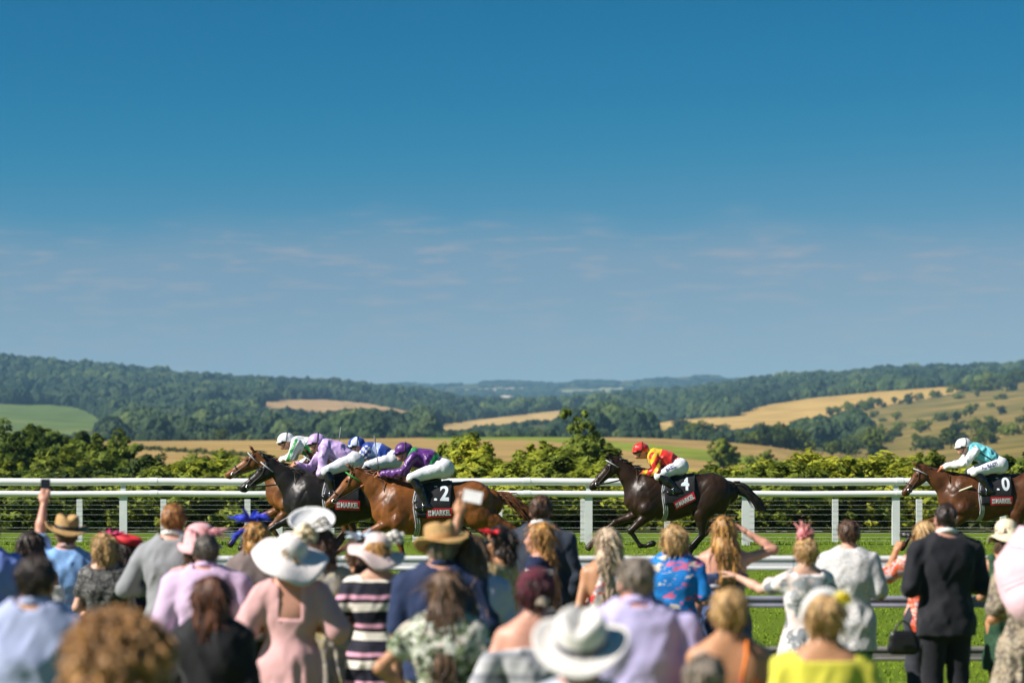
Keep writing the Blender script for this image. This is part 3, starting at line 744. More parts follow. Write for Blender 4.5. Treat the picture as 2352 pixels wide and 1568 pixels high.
# hedgerow trees and bushes on the slopes to the right
sc_i = 0
for (n_, x0, x1, y0, y1, Y0, Y1, s0, s1, w) in [(44, 1560, 2060, 985, 1060, 900, 1300, 5, 9, 'hedgerow bush below the golden field'), (60, 1900, 2400, 905, 1060, 950, 2000, 4, 8, 'bush dotted on the brown slope'), (10, 2180, 2352, 860, 905, 1900, 2300, 9, 15, 'tree at the top of the brown slope'), (14, 1480, 1860, 972, 992, 1200, 1600, 5, 8, 'bush along the lower edge of the golden field'), (34, 290, 580, 1030, 1050, 600, 780, 1.1, 1.9, 'low bush in the hedge line across the wheat'), (16, 1900, 2230, 893, 965, 1500, 2300, 5, 8, 'bush along the upper edge of the brown slope')]:
    for i in range(n_):
        if 'upper edge' in w:
            xd = x0 + (x1 - x0) * (i + rnd.random() * .7) / n_; yt = float(np.interp(xd, [1900, 2000, 2120, 2230], [958, 938, 918, 893])) + rnd.uniform(-3, 3)
        elif 'hedge line' in w:
            xd = x0 + (x1 - x0) * (i + rnd.random()) / n_; yt = 1031 + 18 * (xd - 290) / 290 + rnd.uniform(-1, 1)
        else: xd = rnd.uniform(x0, x1); yt = rnd.uniform(y0, y1)
        # the distance at which the slope appears at that height
        YY = np.linspace(Y0, Y1, 60); yy = yd_of(xd, terrain_at(np.full(60, xd), YY), YY)
        Y = float(YY[np.argmin(np.abs(yy - yt))])
        s = rnd.uniform(s0, s1) / 1.6
        p = stand(xd, Y); p.z -= 0.1 * s
        kd = rnd.choice(['bush_a', 'bush_b', 'tree_a', 'tree_b'])
        nm = 'tree' if 'tree' in w else 'shrub'
        plant(nm, kd, (L_dark, L_mid, L_mid)[i % 3], p, s, rnd.uniform(0, 6.3), w, nm, w + 's', 1.2)

# alike bushes are told apart by their order across the view
ONES = 'first second third fourth fifth sixth seventh eighth ninth tenth eleventh twelfth thirteenth fourteenth fifteenth sixteenth seventeenth eighteenth nineteenth'.split()
def ordinal(i):
    if i < 20: return ONES[i - 1]
    t_ = ['twenty', 'thirty', 'forty', 'fifty', 'sixty'][i // 10 - 2]
    return (t_[:-1] + 'ieth') if i % 10 == 0 else t_ + '-' + ONES[i % 10 - 1]
byl = {}
for o in list(COL.objects):
    if o.get('label') and o.parent is None and o.get('category') in ('shrub', 'tree'): byl.setdefault(o['label'], []).append(o)
for lb, os_ in byl.items():
    if len(os_) < 2: continue
    for i, o in enumerate(sorted(os_, key=lambda q: q.location.x / q.location.y), 1): o['label'] = f'{lb}, {ordinal(i)} from the left'

# --- the far running rail: two white plastic rails on posts, and a wire fence close behind
plastic = mat('white_rail_plastic', (0.76, 0.78, 0.79), 0.38, 0.10, 1.3, 0.05, 30, stretch=(1, 1, 8))
wire_m = mat('fence_wire', (0.55, 0.60, 0.56), 0.4, 0.1); post_m = mat('white_post_plastic', (0.72, 0.75, 0.76), 0.45, 0.08, 3.0)
YF = 48.0; GF = ground_z(YF); sF = F / YF
rail = empty('running_rail', (0, YF, GF)); tag(rail, 'white plastic running rail on the far side of the course', 'rail')
def zrail(yd): return CAMZ - (yd - HY) / sF - GF
for yd0, r_ in ((1105.5, 0.075), (1133.0, 0.062)):
    z = zrail(yd0)
    for k in range(8):
        x0_, x1_ = -14.5 + k * 3.70, -14.5 + (k + 1) * 3.70 - 0.01
        MB().tube([(x0_, 0, z), ((x0_ + x1_) / 2, 0, z - 0.012), (x1_, 0, z)], [r_, r_, r_], 14).build('rail', plastic, rail)
        MB().tube([(x1_ - 0.07, 0, z), (x1_ + 0.08, 0, z)], r_ + 0.006, 14).build('rail_sleeve', post_m, rail)
px = [283 - 357 * 2, 283 - 357, 283, 640, 997, 1352, 1713, 2058, 2415, 2772]
for x in px:
    m = MB(); m.box(((x - CX) / sF, 0.0, (zrail(1133) + zrail(1109)) / 2), (0.10, 0.05, zrail(1109) - zrail(1135)))
    m.box(((x - CX) / sF, 0.03, zrail(1133) / 2 - 0.1), (0.15, 0.08, zrail(1133) + 0.1)); m.build('post', post_m, rail, False)
YB = 49.6; GB = ground_z(YB); sB = F / YB
wf = empty('wire_fence', (0, YB, GB)); tag(wf, 'thin horizontal wire fence on pale posts behind the running rail', 'fence')
zw = lambda yd: CAMZ - (yd - HY) / sB - GB
for yd0 in (1149, 1159, 1169, 1181, 1196, 1211, 1223, 1233, 1241):
    MB().tube([(-13.5, 0, zw(yd0)), (0, 0.0, zw(yd0) - 0.004), (13.5, 0, zw(yd0))], 0.0028 if yd0 > 1205 else 0.0018, 6).build('wire', wire_m, wf)
for k in range(-2, 16):
    x = (182 + 193 * k - CX) / sB
    MB().box((x, 0.05, zw(1146) / 2 - 0.1), (0.12, 0.07, zw(1146) + 0.2)).build('post', post_m, wf, False)
# --- the near rail the crowd stands at: three white rails
YN = 20.6; GN = ground_z(YN); sN = F / YN
nr = empty('crowd_rail', (0, YN, GN)); tag(nr, 'white three-bar rail that the crowd stands against', 'rail')
zn_ = lambda yd: CAMZ - (yd - HY) / sN - GN
rail_grey = mat('rail_shade_lilac', (0.26, 0.27, 0.34), 0.55, 0.2, 3.0); rail_dark = mat('rail_shade_dark', (0.19, 0.19, 0.18), 0.7, 0.25, 3.0)  # lower rails: the crowd's shade is put into their colour; posts reuse the dark tone
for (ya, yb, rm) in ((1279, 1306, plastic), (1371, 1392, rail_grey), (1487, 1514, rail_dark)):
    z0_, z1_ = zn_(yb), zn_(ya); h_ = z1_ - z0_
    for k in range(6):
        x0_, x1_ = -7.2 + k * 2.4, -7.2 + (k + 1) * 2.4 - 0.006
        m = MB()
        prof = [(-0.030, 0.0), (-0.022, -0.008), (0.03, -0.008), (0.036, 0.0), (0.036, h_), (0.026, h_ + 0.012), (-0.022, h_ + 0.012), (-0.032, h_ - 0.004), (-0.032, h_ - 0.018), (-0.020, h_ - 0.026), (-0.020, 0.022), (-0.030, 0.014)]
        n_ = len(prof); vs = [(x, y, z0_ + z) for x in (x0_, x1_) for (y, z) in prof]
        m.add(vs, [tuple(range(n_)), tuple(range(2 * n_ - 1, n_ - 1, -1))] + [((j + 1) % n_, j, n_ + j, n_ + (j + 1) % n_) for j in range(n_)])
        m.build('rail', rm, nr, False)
for k in range(7):
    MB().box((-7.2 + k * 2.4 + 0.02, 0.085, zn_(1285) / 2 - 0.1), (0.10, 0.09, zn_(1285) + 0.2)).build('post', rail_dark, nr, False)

# --- the air: pale haze filling the valley
hz_m = bpy.data.materials.new('haze_air'); hz_m.use_nodes = True
hn_, hl_ = hz_m.node_tree.nodes, hz_m.node_tree.links; hn_.clear()
ho = hn_.new('ShaderNodeOutputMaterial'); pv = hn_.new('ShaderNodeVolumePrincipled')
pv.inputs['Color'].default_value = (0.31, 0.60, 0.94, 1); pv.inputs['Density'].default_value = 8.5e-5; pv.inputs['Anisotropy'].default_value = 0.0
hl_.new(pv.outputs[0], ho.inputs['Volume'])
zt = float(TZ.max()) + 15; zb = float(TZ.min()) - 1.0
o = MB().box((0, 7000, (zt + zb) / 2), (30000, 14600, zt - zb)).build('haze', hz_m, None, False)
tag(o, 'pale blue haze hanging in the valley air', 'haze', kind='stuff')
# ------------------------------------------------------------------ people
SKIN = {
    'fair': mat('skin_fair', (0.62, 0.36, 0.26), 0.5, 0.16, 7, 0.1, 60, sss=0.12),
    'pink': mat('skin_pink', (0.62, 0.31, 0.22), 0.5, 0.16, 7, 0.1, 60, sss=0.12),
    'tan': mat('skin_tan', (0.50, 0.25, 0.13), 0.48, 0.16, 7, 0.1, 60, sss=0.1),
    'deep': mat('skin_deep', (0.36, 0.17, 0.09), 0.48, 0.16, 7, 0.1, 60, sss=0.1),
}
def hairmat(name, c, c2=None):
    if name in MATS: return MATS[name]
    m, n, l, b = nodes_of(name)
    t = n.new('ShaderNodeTexCoord')
    mp_ = pick(n, l, 'ShaderNodeMapping', Scale=(1, 1, 0.12)); l.new(t.outputs['Object'], mp_.inputs[0])
    no = pick(n, l, 'ShaderNodeTexNoise', Scale=70.0, Detail=5.0, Roughness=0.75); l.new(mp_.outputs[0], no.inputs['Vector'])
    c2 = c2 or tuple(x * 0.38 for x in c)
    r = ramp(n, [(0.34, c2), (0.5, tuple((a_ + b_) / 2 for a_, b_ in zip(c, c2))), (0.64, tuple(min(1, a_ * 1.25) for a_ in c))]); l.new(no.outputs['Fac'], r.inputs[0]); l.new(r.outputs[0], b.inputs['Base Color'])
    nb = pick(n, l, 'ShaderNodeTexNoise', Scale=16.0, Detail=3.0); mpb = pick(n, l, 'ShaderNodeMapping', Scale=(1, 1, 0.3)); l.new(t.outputs['Object'], mpb.inputs[0]); l.new(mpb.outputs[0], nb.inputs['Vector'])
    rb = ramp(n, [(0.35, (0.42, 0.38, 0.34)), (0.65, (1.3, 1.25, 1.2))]); l.new(nb.outputs['Fac'], rb.inputs[0])
    mm = n.new('ShaderNodeMix'); mm.data_type = 'RGBA'; mm.blend_type = 'MULTIPLY'; mm.inputs[0].default_value = 1.0
    l.new(r.outputs[0], mm.inputs[6]); l.new(rb.outputs[0], mm.inputs[7]); l.new(mm.outputs[2], b.inputs['Base Color'])
    b.inputs['Roughness'].default_value = 0.38
    b.inputs['Specular IOR Level'].default_value = 0.5
    bn = pick(n, l, 'ShaderNodeBump', Strength=0.6, Distance=0.01); l.new(no.outputs['Fac'], bn.inputs['Height']); l.new(bn.outputs[0], b.inputs['Normal'])
    MATS[name] = m
    return m
HAIR = dict(
    dark=hairmat('hair_dark_brown', (0.040, 0.022, 0.014)), brown=hairmat('hair_brown', (0.13, 0.065, 0.032)),
    mid=hairmat('hair_mid_brown', (0.20, 0.12, 0.07)), blonde=hairmat('hair_blonde', (0.62, 0.43, 0.20), (0.30, 0.17, 0.06)),
    gold=hairmat('hair_golden', (0.62, 0.36, 0.11), (0.30, 0.14, 0.03)), pale=hairmat('hair_platinum', (0.70, 0.58, 0.44), (0.36, 0.26, 0.17)),
    ginger=hairmat('hair_ginger', (0.48, 0.22, 0.06), (0.22, 0.09, 0.025)), grey=hairmat('hair_grey', (0.34, 0.29, 0.24), (0.13, 0.11, 0.09)),
    darkgrey=hairmat('hair_dark_grey', (0.14, 0.125, 0.11), (0.05, 0.045, 0.04)), auburn=hairmat('hair_auburn', (0.17, 0.055, 0.018), (0.045, 0.016, 0.008)),
    curly=hairmat('hair_curly_brown', (0.62, 0.36, 0.14), (0.20, 0.09, 0.03)), burgundy=hairmat('hair_burgundy', (0.10, 0.016, 0.028), (0.03, 0.006, 0.01)))

EYE_WHITE = mat('eye_white', (0.8, 0.78, 0.75), 0.2, 0.02)
EYE_DARK = mat('dark_lens', (0.012, 0.012, 0.014), 0.12, 0.02)
LIP = mat('lip', (0.45, 0.12, 0.11), 0.4, 0.05)
SHOE = mat('shoe_leather', (0.03, 0.022, 0.018), 0.35, 0.2)

# hands: palm, four unequal bent fingers and a thumb that leaves the side of the palm. fingers run along +z, palm faces +y, thumb on +x
def make_hand(curl, spread=1.0, thumb_in=0.0):
    P = [cone((0, 0, -0.02), (0, 0, 0.03), 0.026, 0.03, ((0, 1, 0), 0.75), 0.015),
         cone((-0.012, 0, 0.03), (-0.020, 0.002, 0.088), 0.026, 0.020, ((0, 1, 0), 0.6), 0.012),
         cone((0.012, 0, 0.03), (0.020, 0.002, 0.090), 0.026, 0.020, ((0, 1, 0), 0.6), 0.012)]
    for x, L, r, sp in ((0.030, 0.072, 0.0090, 0.10), (0.010, 0.080, 0.0093, 0.03), (-0.010, 0.075, 0.0090, -0.04), (-0.029, 0.060, 0.0080, -0.13)):
        p = np.array((x, 0.003, 0.088)); a = 0.15 + curl * 0.5
        for i, f in enumerate((0.45, 0.32, 0.23)):
            d = np.array((math.sin(sp * spread) * math.cos(a), math.sin(a), math.cos(sp * spread) * math.cos(a)))
            q = p + d * L * f
            P.append(cone(p, q, r * (1 - 0.08 * i), r * (0.92 - 0.08 * i), None, 0.004)); p = q; a += curl * 0.75
    t0 = np.array((0.024, 0.004, 0.022)); t1 = t0 + np.array((0.030 - 0.012 * thumb_in, 0.012 + 0.02 * thumb_in, 0.028))
    t2 = t1 + np.array((0.012 - 0.014 * thumb_in, 0.010 + 0.012 * thumb_in, 0.028)); t3 = t2 + np.array((0.002 - 0.010 * thumb_in, 0.006 + 0.004 * thumb_in, 0.022))
    P += [cone(t0, t1, 0.017, 0.0125, None, 0.012), cone(t1, t2, 0.0115, 0.0105, None, 0.004), cone(t2, t3, 0.0105, 0.0085, None, 0.004)]
    return skin(P, 0.0058)
HANDS = {'relaxed': make_hand(0.45), 'open': make_hand(0.08, 1.6), 'grip': make_hand(1.35, 0.5, 1.0), 'hold': make_hand(0.95, 0.7, 0.8)}

def hand_at(kind, wrist, direc, palm, side, u):
    V, Q = HANDS[kind]
    z = np.array(direc, float); z /= np.linalg.norm(z)
    y = np.array(palm, float); y -= z * y.dot(z); y /= np.linalg.norm(y) + 1e-9
    x = np.cross(y, z)
    V2 = V.copy() * u
    if side < 0: V2[:, 0] *= -1; Q = Q[:, ::-1]
    return wrist + V2 @ np.stack([x, y, z]), Q

ARM = {   # elbow from shoulder, wrist from elbow (x is outward), hand pose, palm
    'down': ((0.055, -0.02, -0.285), (0.00, 0.07, -0.245), 'relaxed', (-1, 0, 0)),
    'bent': ((0.075, -0.04, -0.270), (-0.12, 0.215, 0.03), 'hold', (-0.6, 0, 0.6)),
    'wide': ((0.130, -0.05, -0.245), (-0.17, 0.18, 0.00), 'hold', (-0.6, 0, 0.6)),
    'akimbo': ((0.200, -0.10, -0.20), (-0.17, 0.09, -0.16), 'hold', (-1, 0, -0.2)),
    'behind': ((0.080, -0.09, -0.265), (-0.15, -0.07, -0.17), 'relaxed', (0, -1, 0)),
    'phone': ((0.03, 0.12, 0.225), (-0.03, 0.05, 0.25), 'grip', (0, 1, 0)),
    'shade': ((0.255, 0.07, 0.075), (-0.205, 0.055, 0.135), 'open', (0, 0.3, -1)),
    'point': ((0.15, 0.19, -0.07), (0.13, 0.19, 0.09), 'open', (0, 0, -1)),
    'binoc': ((0.150, 0.13, -0.13), (-0.15, 0.05, 0.215), 'grip', (-1, 0.3, 0)),
    'cross': ((0.06, 0.03, -0.275), (-0.20, 0.13, 0.02), 'relaxed', (0, -1, 0)),
}

class Bones: pass
def skeleton(h, fem, arms, head=(0, 0, 0), wide=1.0):
    u = h / 1.75; B = Bones(); B.u = u; B.fem = fem
    B.sh = (0.165 if fem else 0.195) * u * wide
    B.arm = {}
    for s, a in ((1, arms[1]), (-1, arms[0])):
        e, w, hp, palm = ARM[a] if isinstance(a, str) else a
        S = np.array((s * B.sh, 0, 1.415 * u))
        E = S + np.array((e[0] * s, e[1], e[2])) * u
        Wr = E + np.array((w[0] * s, w[1], w[2])) * u
        B.arm[s] = (S, E, Wr, hp, (palm[0] * s, palm[1], palm[2]))
    B.piv = np.array((0, 0.0, 1.55 * u)); B.R = rotm(*head)
    B.wide = wide
    return B

def head_pt(B, p): return B.piv + B.R @ (np.array(p, float) * B.u)   # p measured from the top of the neck

def torso_prims(B):
    u, f, w = B.u, B.fem, B.wide
    Y = (0, 1, 0)
    if f: r = [(0.93, .172, .70), (1.10, .128, .80), (1.27, .150, .74), (1.40, .128, .66)]
    else: r = [(0.93, .160, .74), (1.10, .150, .76), (1.28, .172, .70), (1.41, .150, .60)]
    P = []
    for (z0, r0, f0), (z1, r1, f1) in zip(r, r[1:]):
        P.append(cone((0, -0.005, z0 * u), (0, -0.01, z1 * u), r0 * u * w, r1 * u * w, (Y, (f0 + f1) / 2), 0.04))
    for s in (-1, 1):
        P.append(cone((s * 0.09 * u, -0.01, 1.435 * u), (s * (B.sh - 0.01), -0.005, 1.415 * u), 0.058 * u, 0.06 * u, None, 0.05))
        P.append(cone((s * 0.11 * u, -0.018, 1.435 * u), (s * 0.03 * u, -0.014, 1.515 * u), 0.05 * u, 0.046 * u, None, 0.05))
        P.append(ell((s * 0.085 * u, -0.035 * u, 0.90 * u), (0.095 * u * w, 0.10 * u, 0.115 * u), None, 0.05))
        P.append(ell((s * 0.08 * u, -0.055 * u, 1.33 * u), (0.085 * u, 0.06 * u, 0.12 * u), None, 0.05))
        if f: P.append(ell((s * 0.07 * u, 0.085 * u, 1.27 * u), (0.065 * u, 0.06 * u, 0.065 * u), None, 0.05))
    return P

def arm_prims(B, s, grow_=0.0, frac=1.0):
    S, E, Wr, hp, palm = B.arm[s]; u = B.u
    g = 0.88 if B.fem else 1.0
    L1, L2 = np.linalg.norm(E - S), np.linalg.norm(Wr - E)
    tot = frac * (L1 + L2); P = []
    t = min(1, tot / L1)
    P.append(cone(S, S + (E - S) * t, (0.054 * g) * u + grow_, (0.054 * g + (0.042 * g - 0.054 * g) * t) * u + grow_, None, 0.03))
    if tot > L1:
        t = min(1, (tot - L1) / L2)
        M = E + (Wr - E) * min(t, 0.35)
        P.append(cone(E, M, 0.042 * g * u + grow_, 0.044 * g * u + grow_, None, 0.02))
        if t > 0.35: P.append(cone(M, E + (Wr - E) * t, 0.044 * g * u + grow_, (0.044 * g + (0.027 - 0.044 * g) * (t - .35) / .65) * u + grow_, None, 0.02))
    return P

def leg_prims(B, g=0.0, bottom=0.0):
    u = B.u; P = []; w = B.wide
    for s in (-1, 1):
        x = s * 0.088 * u * w
        P += [cone((x, -0.005, 0.90 * u), (x * 1.05, 0.015 * u, 0.50 * u), 0.092 * u * w + g, 0.060 * u + g, None, 0.03)]
        if bottom < 0.45:
            P += [cone((x * 1.05, 0.015 * u, 0.50 * u), (x * 1.08, -0.018 * u, 0.36 * u), 0.058 * u + g, 0.058 * u + g, None, 0.03),
                  cone((x * 1.08, -0.018 * u, 0.36 * u), (x * 1.08, -0.03 * u, 0.09 * u), 0.058 * u + g, 0.038 * u + g, None, 0.03)]
    return P

def foot_prims(B, g=0.0):
    u = B.u; P = []
    for s in (-1, 1):
        x = s * 0.095 * u
        P += [cone((x, -0.045 * u, 0.05 * u), (x * 1.15, 0.13 * u, 0.034 * u), 0.042 * u + g, 0.034 * u + g, ((1, 0, 0), 0.95), 0.03)]
    return P

def head_prims(B):
    u, R = B.u, B.R
    H = lambda x, y, z: head_pt(B, (x, y, z))
    P = [cone((0, -0.012 * u, 1.45 * u), H(0, 0.0, 0.02), (0.052 if B.fem else 0.060) * u, (0.047 if B.fem else 0.055) * u, None, 0.03),
         ell(H(0, 0.005, 0.105), (0.074 * u, 0.097 * u, 0.096 * u), R, 0.02),
         ell(H(0, 0.040, 0.045), (0.056 * u, 0.064 * u, 0.070 * u), R, 0.03),
         ell(H(0, 0.083, 0.002), (0.024 * u, 0.018 * u, 0.020 * u), R, 0.02),
         cone(H(0, 0.098, 0.092), H(0, 0.117, 0.060), 0.010 * u, 0.014 * u, None, 0.012),
         cone(H(-0.028, 0.090, 0.110), H(0.028, 0.090, 0.110), 0.012 * u, 0.012 * u, None, 0.015),
         cone(H(-0.018, 0.098, 0.030), H(0.018, 0.098, 0.030), 0.009 * u, 0.009 * u, None, 0.010)]
    for s in (-1, 1):
        P += [ell(H(s * 0.078, -0.004, 0.078), (0.011 * u, 0.020 * u, 0.033 * u), R, 0.008),
              ell(H(s * 0.042, 0.075, 0.065), (0.022 * u, 0.022 * u, 0.02 * u), R, 0.02)]
    subs = [ell(H(s * 0.031, 0.104, 0.090), (0.017 * u, 0.016 * u, 0.011 * u), R, 0.012) for s in (-1, 1)]
    return P, subs

def body_mesh(B, v):
    P = torso_prims(B) + leg_prims(B) + foot_prims(B)
    for s in (-1, 1): P += arm_prims(B, s)
    hp, subs = head_prims(B)
    V, Q = skin(P + hp, v, subs)
    Vs, Qs = [V], [Q]; n = len(V)
    for s in (-1, 1):
        S, E, Wr, kind, palm = B.arm[s]
        d = Wr - E
        V2, Q2 = hand_at(kind, Wr + d / np.linalg.norm(d) * 0.012, d, palm, s, B.u * (0.92 if B.fem else 1.05))
        Vs.append(V2); Qs.append(Q2 + n); n += len(V2)
    return mesh_np('body', np.concatenate(Vs), np.concatenate(Qs))

def folds(F, X, Y, Z, amp, sd, skirt=0.0):
    m = np.abs(F) < 0.06
    i = np.nonzero(m)
    x = np.broadcast_to(X, F.shape)[i]; y = np.broadcast_to(Y, F.shape)[i]; z = np.broadcast_to(Z, F.shape)[i]
    n1 = vnoise(x * 8 + z * 4, y * 8, z * 4 - x * 2, sd); n2 = vnoise(x * 15 - z * 8, y * 14, z * 7 + x * 4, sd + 3)
    d = amp * (1.1 * (2 * np.abs(n1) - 0.7) + 0.7 * (2 * np.abs(n2) - 0.7) + 0.4 * vnoise(x * 6, y * 6, z * 6, sd + 5))
    if skirt:
        th = np.arctan2(y, x)
        d = d + np.clip((0.98 - z) * skirt, 0, skirt * 0.6) * np.sin(th * 9 + 2.2 * np.sin(th * 3 + sd) + z * 2)
    F = F.copy(); F[i] += d
    return F

def garment(B, g, v, sd):
    """g: sleeve, neck, hem, ease, strap ('crew','off','tube','halter'), scoop(back), skirt, flare, folds"""
    u = B.u; e = g.get('ease', 0.014); P = grow(torso_prims(B), e)
    hem = g.get('hem', 0.84)
    sl = g.get('sleeve', 0.0)
    for s in (-1, 1):
        if sl > 0: P += arm_prims(B, s, e + (0.012 if sl < 0.7 else 0.004) + g.get('loose', 0), sl)
    if hem < 0.88:
        fl = g.get('flare', 0.0)
        r0 = 0.178 * u * B.wide + e
        P.append(cone((0, -0.012, 0.93 * u), (0, -0.012, hem * u), r0, r0 + fl, ((0, 1, 0), 0.76 if fl < 0.1 else 0.86), 0.04))
    zn = g.get('neck', 1.548) * u; nr_ = g.get('nr', 0.10); st = g.get('strap', 'crew')
    top = {'off': 1.355, 'tube': 1.30}.get(st)
    def post(F, X, Y, Z):
        F = folds(F, X, Y, Z, g.get('folds', 0.009), sd, g.get('pleat', 0.0))
        r = np.sqrt(X ** 2 + (Y + 0.01) ** 2) < nr_ * u
        F = np.where(r & np.ones(F.shape, bool), np.maximum(F, Z - zn - 0.25 * np.clip(Y, -0.1, 0.1)), F)
        if top: F = np.maximum(F, Z - top * u - 0.02 * np.cos(X * 9))
        if st == 'halter': F = np.where(np.abs(X) + 0 * Z > 0.075 * u + np.clip(1.46 * u - Z, 0, 1) * 0.32, np.maximum(F, 0.02), F) if sl == 0 else F
        if st == 'bare':      # open back: cloth only in front and low on the back
            F = np.where((Y < -0.01) & (Z > 1.16 * u), np.maximum(F, 0.02), F)
            F = np.maximum(F, Z - 1.36 * u)
        if g.get('scoop'):
            w0, zb = g['scoop']
            F = np.where((Y < 0) & (np.abs(X) < w0 * u + 0 * Z) & (Z > zb * u), np.maximum(F, 0.02), F)
        if sl <= 0 and st == 'crew':
            F = np.maximum(F, np.abs(X) + 0 * Z - (B.sh + 0.012))
        F = np.maximum(F, hem * u - Z)
        return F
    return skin(P, v, (), post)

def trousers(B, g, v, sd):
    u = B.u; e = g.get('ease', 0.014)
    P = grow([p for p in torso_prims(B)[:1]], e)
    for s in (-1, 1): P.append(ell((s * 0.085 * u, -0.035 * u, 0.90 * u), (0.095 * u * B.wide + e, 0.10 * u + e, 0.115 * u + e), None, 0.04))
    P += leg_prims(B, e + 0.004, g.get('bottom', 0.0))
    def post(F, X, Y, Z):
        F = folds(F, X, Y, Z, 0.005, sd)
        F = np.maximum(F, Z - g.get('waist', 1.03) * u)
        return np.maximum(F, g.get('bottom', 0.06) * u - Z)
    return skin(P, v, (), post)

def hair_mesh(B, style, v, sd):
    u, R = B.u, B.R
    H = lambda x, y, z: head_pt(B, (x, y, z + 0.105))
    E = lambda c, r, k=0.03: ell(H(*c), np.array(r) * u, R, k)
    amp = (0.009, 34, 15)
    if style == 'short':
        P = [E((0, -0.006, 0.012), (0.084, 0.105, 0.100))]
    elif style == 'crop':
        P = [E((0, -0.004, 0.006), (0.079, 0.101, 0.098))]
    elif style == 'bob':
        P = [E((0, -0.008, 0.014), (0.100, 0.116, 0.110)), E((0, -0.030, -0.060), (0.103, 0.090, 0.090))]; amp = (0.012, 30, 7)
    elif style == 'sleekbob':
        P = [E((0, -0.008, 0.010), (0.094, 0.112, 0.106)), cone(H(0, -0.02, 0.0), H(0, -0.035, -0.16), 0.094 * u, 0.106 * u, (R @ np.array((0, 1, 0)), 0.85), 0.03)]; amp = (0.006, 40, 5)
    elif style == 'long':
        P = [E((0, -0.008, 0.012), (0.090, 0.110, 0.104)), cone(H(0, -0.03, -0.01), H(0, -0.07, -0.15), 0.088 * u, 0.095 * u, (R @ np.array((0, 1, 0)), 0.72), 0.03),
             cone(H(0, -0.07, -0.15), np.array((0, -0.13 * u, 1.24 * u)), 0.095 * u, 0.07 * u, ((0, 1, 0), 0.45), 0.04)]; amp = (0.012, 34, 4)
    elif style == 'updo':
        P = [E((0, -0.008, 0.012), (0.088, 0.108, 0.104)), E((0, -0.085, 0.045), (0.062, 0.05, 0.055))]; amp = (0.013, 28, 16)
    elif style == 'curly':
        P = [E((0, -0.015, 0.02), (0.150, 0.145, 0.130), 0.06), E((0, -0.04, -0.06), (0.172, 0.125, 0.12), 0.06)]; amp = (0.022, 30, 30)
    elif style == 'wavy':
        P = [E((0, -0.01, 0.015), (0.096, 0.112, 0.106)), E((0, -0.035, -0.08), (0.100, 0.085, 0.10))]; amp = (0.016, 24, 12)
    c = R.T
    def post(F, X, Y, Z):
        dx, dy, dz = X - B.piv[0], Y - B.piv[1], Z - B.piv[2]
        ly = (c[1, 0] * dx + c[1, 1] * dy + c[1, 2] * dz) / u
        lz = (c[2, 0] * dx + c[2, 1] * dy + c[2, 2] * dz) / u - 0.105
        i = np.nonzero(np.abs(F) < 0.08)
        x = np.broadcast_to(X, F.shape)[i]; y = np.broadcast_to(Y, F.shape)[i]; z = np.broadcast_to(Z, F.shape)[i]
        F = F.copy(); F[i] += amp[0] * (vnoise(x * amp[1], y * amp[1], z * amp[2], sd) + 0.6 * vnoise(x * amp[1] * 2.1, y * amp[1] * 2.1, z * amp[2] * 2.1, sd + 1))
        if style in ('short', 'crop', 'updo'):
            zm = np.interp(ly, [-0.09, -0.03, 0.0, 0.03, 0.07, 0.10], [-0.105, -0.085, -0.045, -0.03, 0.045, 0.075])
            F = np.maximum(F, (zm - lz) * 0.7)
        else:
            zm = np.interp(ly, [-0.02, 0.02, 0.055, 0.085], [-0.6, -0.22, 0.0, 0.07])
            F = np.maximum(F, (zm - lz) * 0.5)
        return F
    return skin(P, v, (), post)

def add_locks(B, V, Q, style, sd):
    """loose locks lying on and lifting off the hair, joined into the hair's mesh"""
    r = np.random.RandomState(sd); n = 300
    L0, L1 = {'short': (0.02, 0.045), 'crop': (0.01, 0.02), 'bob': (0.05, 0.10), 'sleekbob': (0.06, 0.12), 'long': (0.08, 0.16), 'updo': (0.03, 0.07), 'curly': (0.03, 0.06), 'wavy': (0.05, 0.10)}[style]
    q = Q[r.randint(0, len(Q), n)]; a = V[q[:, 0]]
    nm = np.cross(V[q[:, 1]] - a, V[q[:, 3]] - a); nm /= np.linalg.norm(nm, axis=1)[:, None] + 1e-9
    dn = np.array((0, 0, -1.0)) + r.normal(size=(n, 3)) * 0.35; dn -= nm * (dn * nm).sum(1)[:, None]; dn /= np.linalg.norm(dn, axis=1)[:, None] + 1e-9
    L = r.uniform(L0, L1, n)[:, None] * B.u; lift = r.uniform(0.02, 0.16 if style in ('long', 'sleekbob') else 0.26, n)[:, None] ** 1.3; curve = r.normal(size=(n, 3)) * 0.12
    side = np.cross(dn, nm); Vs = []
    for k, w in enumerate((0.0045, 0.0050, 0.0038, 0.0010)):
        t = k / 3.0
        c = a - nm * 0.002 + dn * L * t + nm * L * lift * t * t + np.array((0, 0, -0.25)) * L * t * t * (style != 'crop') + curve * L * t * t
        for u_, v_ in ((1, 0), (0, 1), (-1, 0), (0, -1)): Vs.append(c + (side * u_ + nm * v_) * w)
    Vs = np.stack(Vs, 1); base = len(V) + np.arange(n)[:, None] * 16; F_ = []
    for k in range(3):
        for j in range(4): F_.append(base + np.array([[k * 4 + j, k * 4 + (j + 1) % 4, (k + 1) * 4 + (j + 1) % 4, (k + 1) * 4 + j]]))
    return np.concatenate([V, Vs.reshape(-1, 3)]), np.concatenate([Q] + F_)

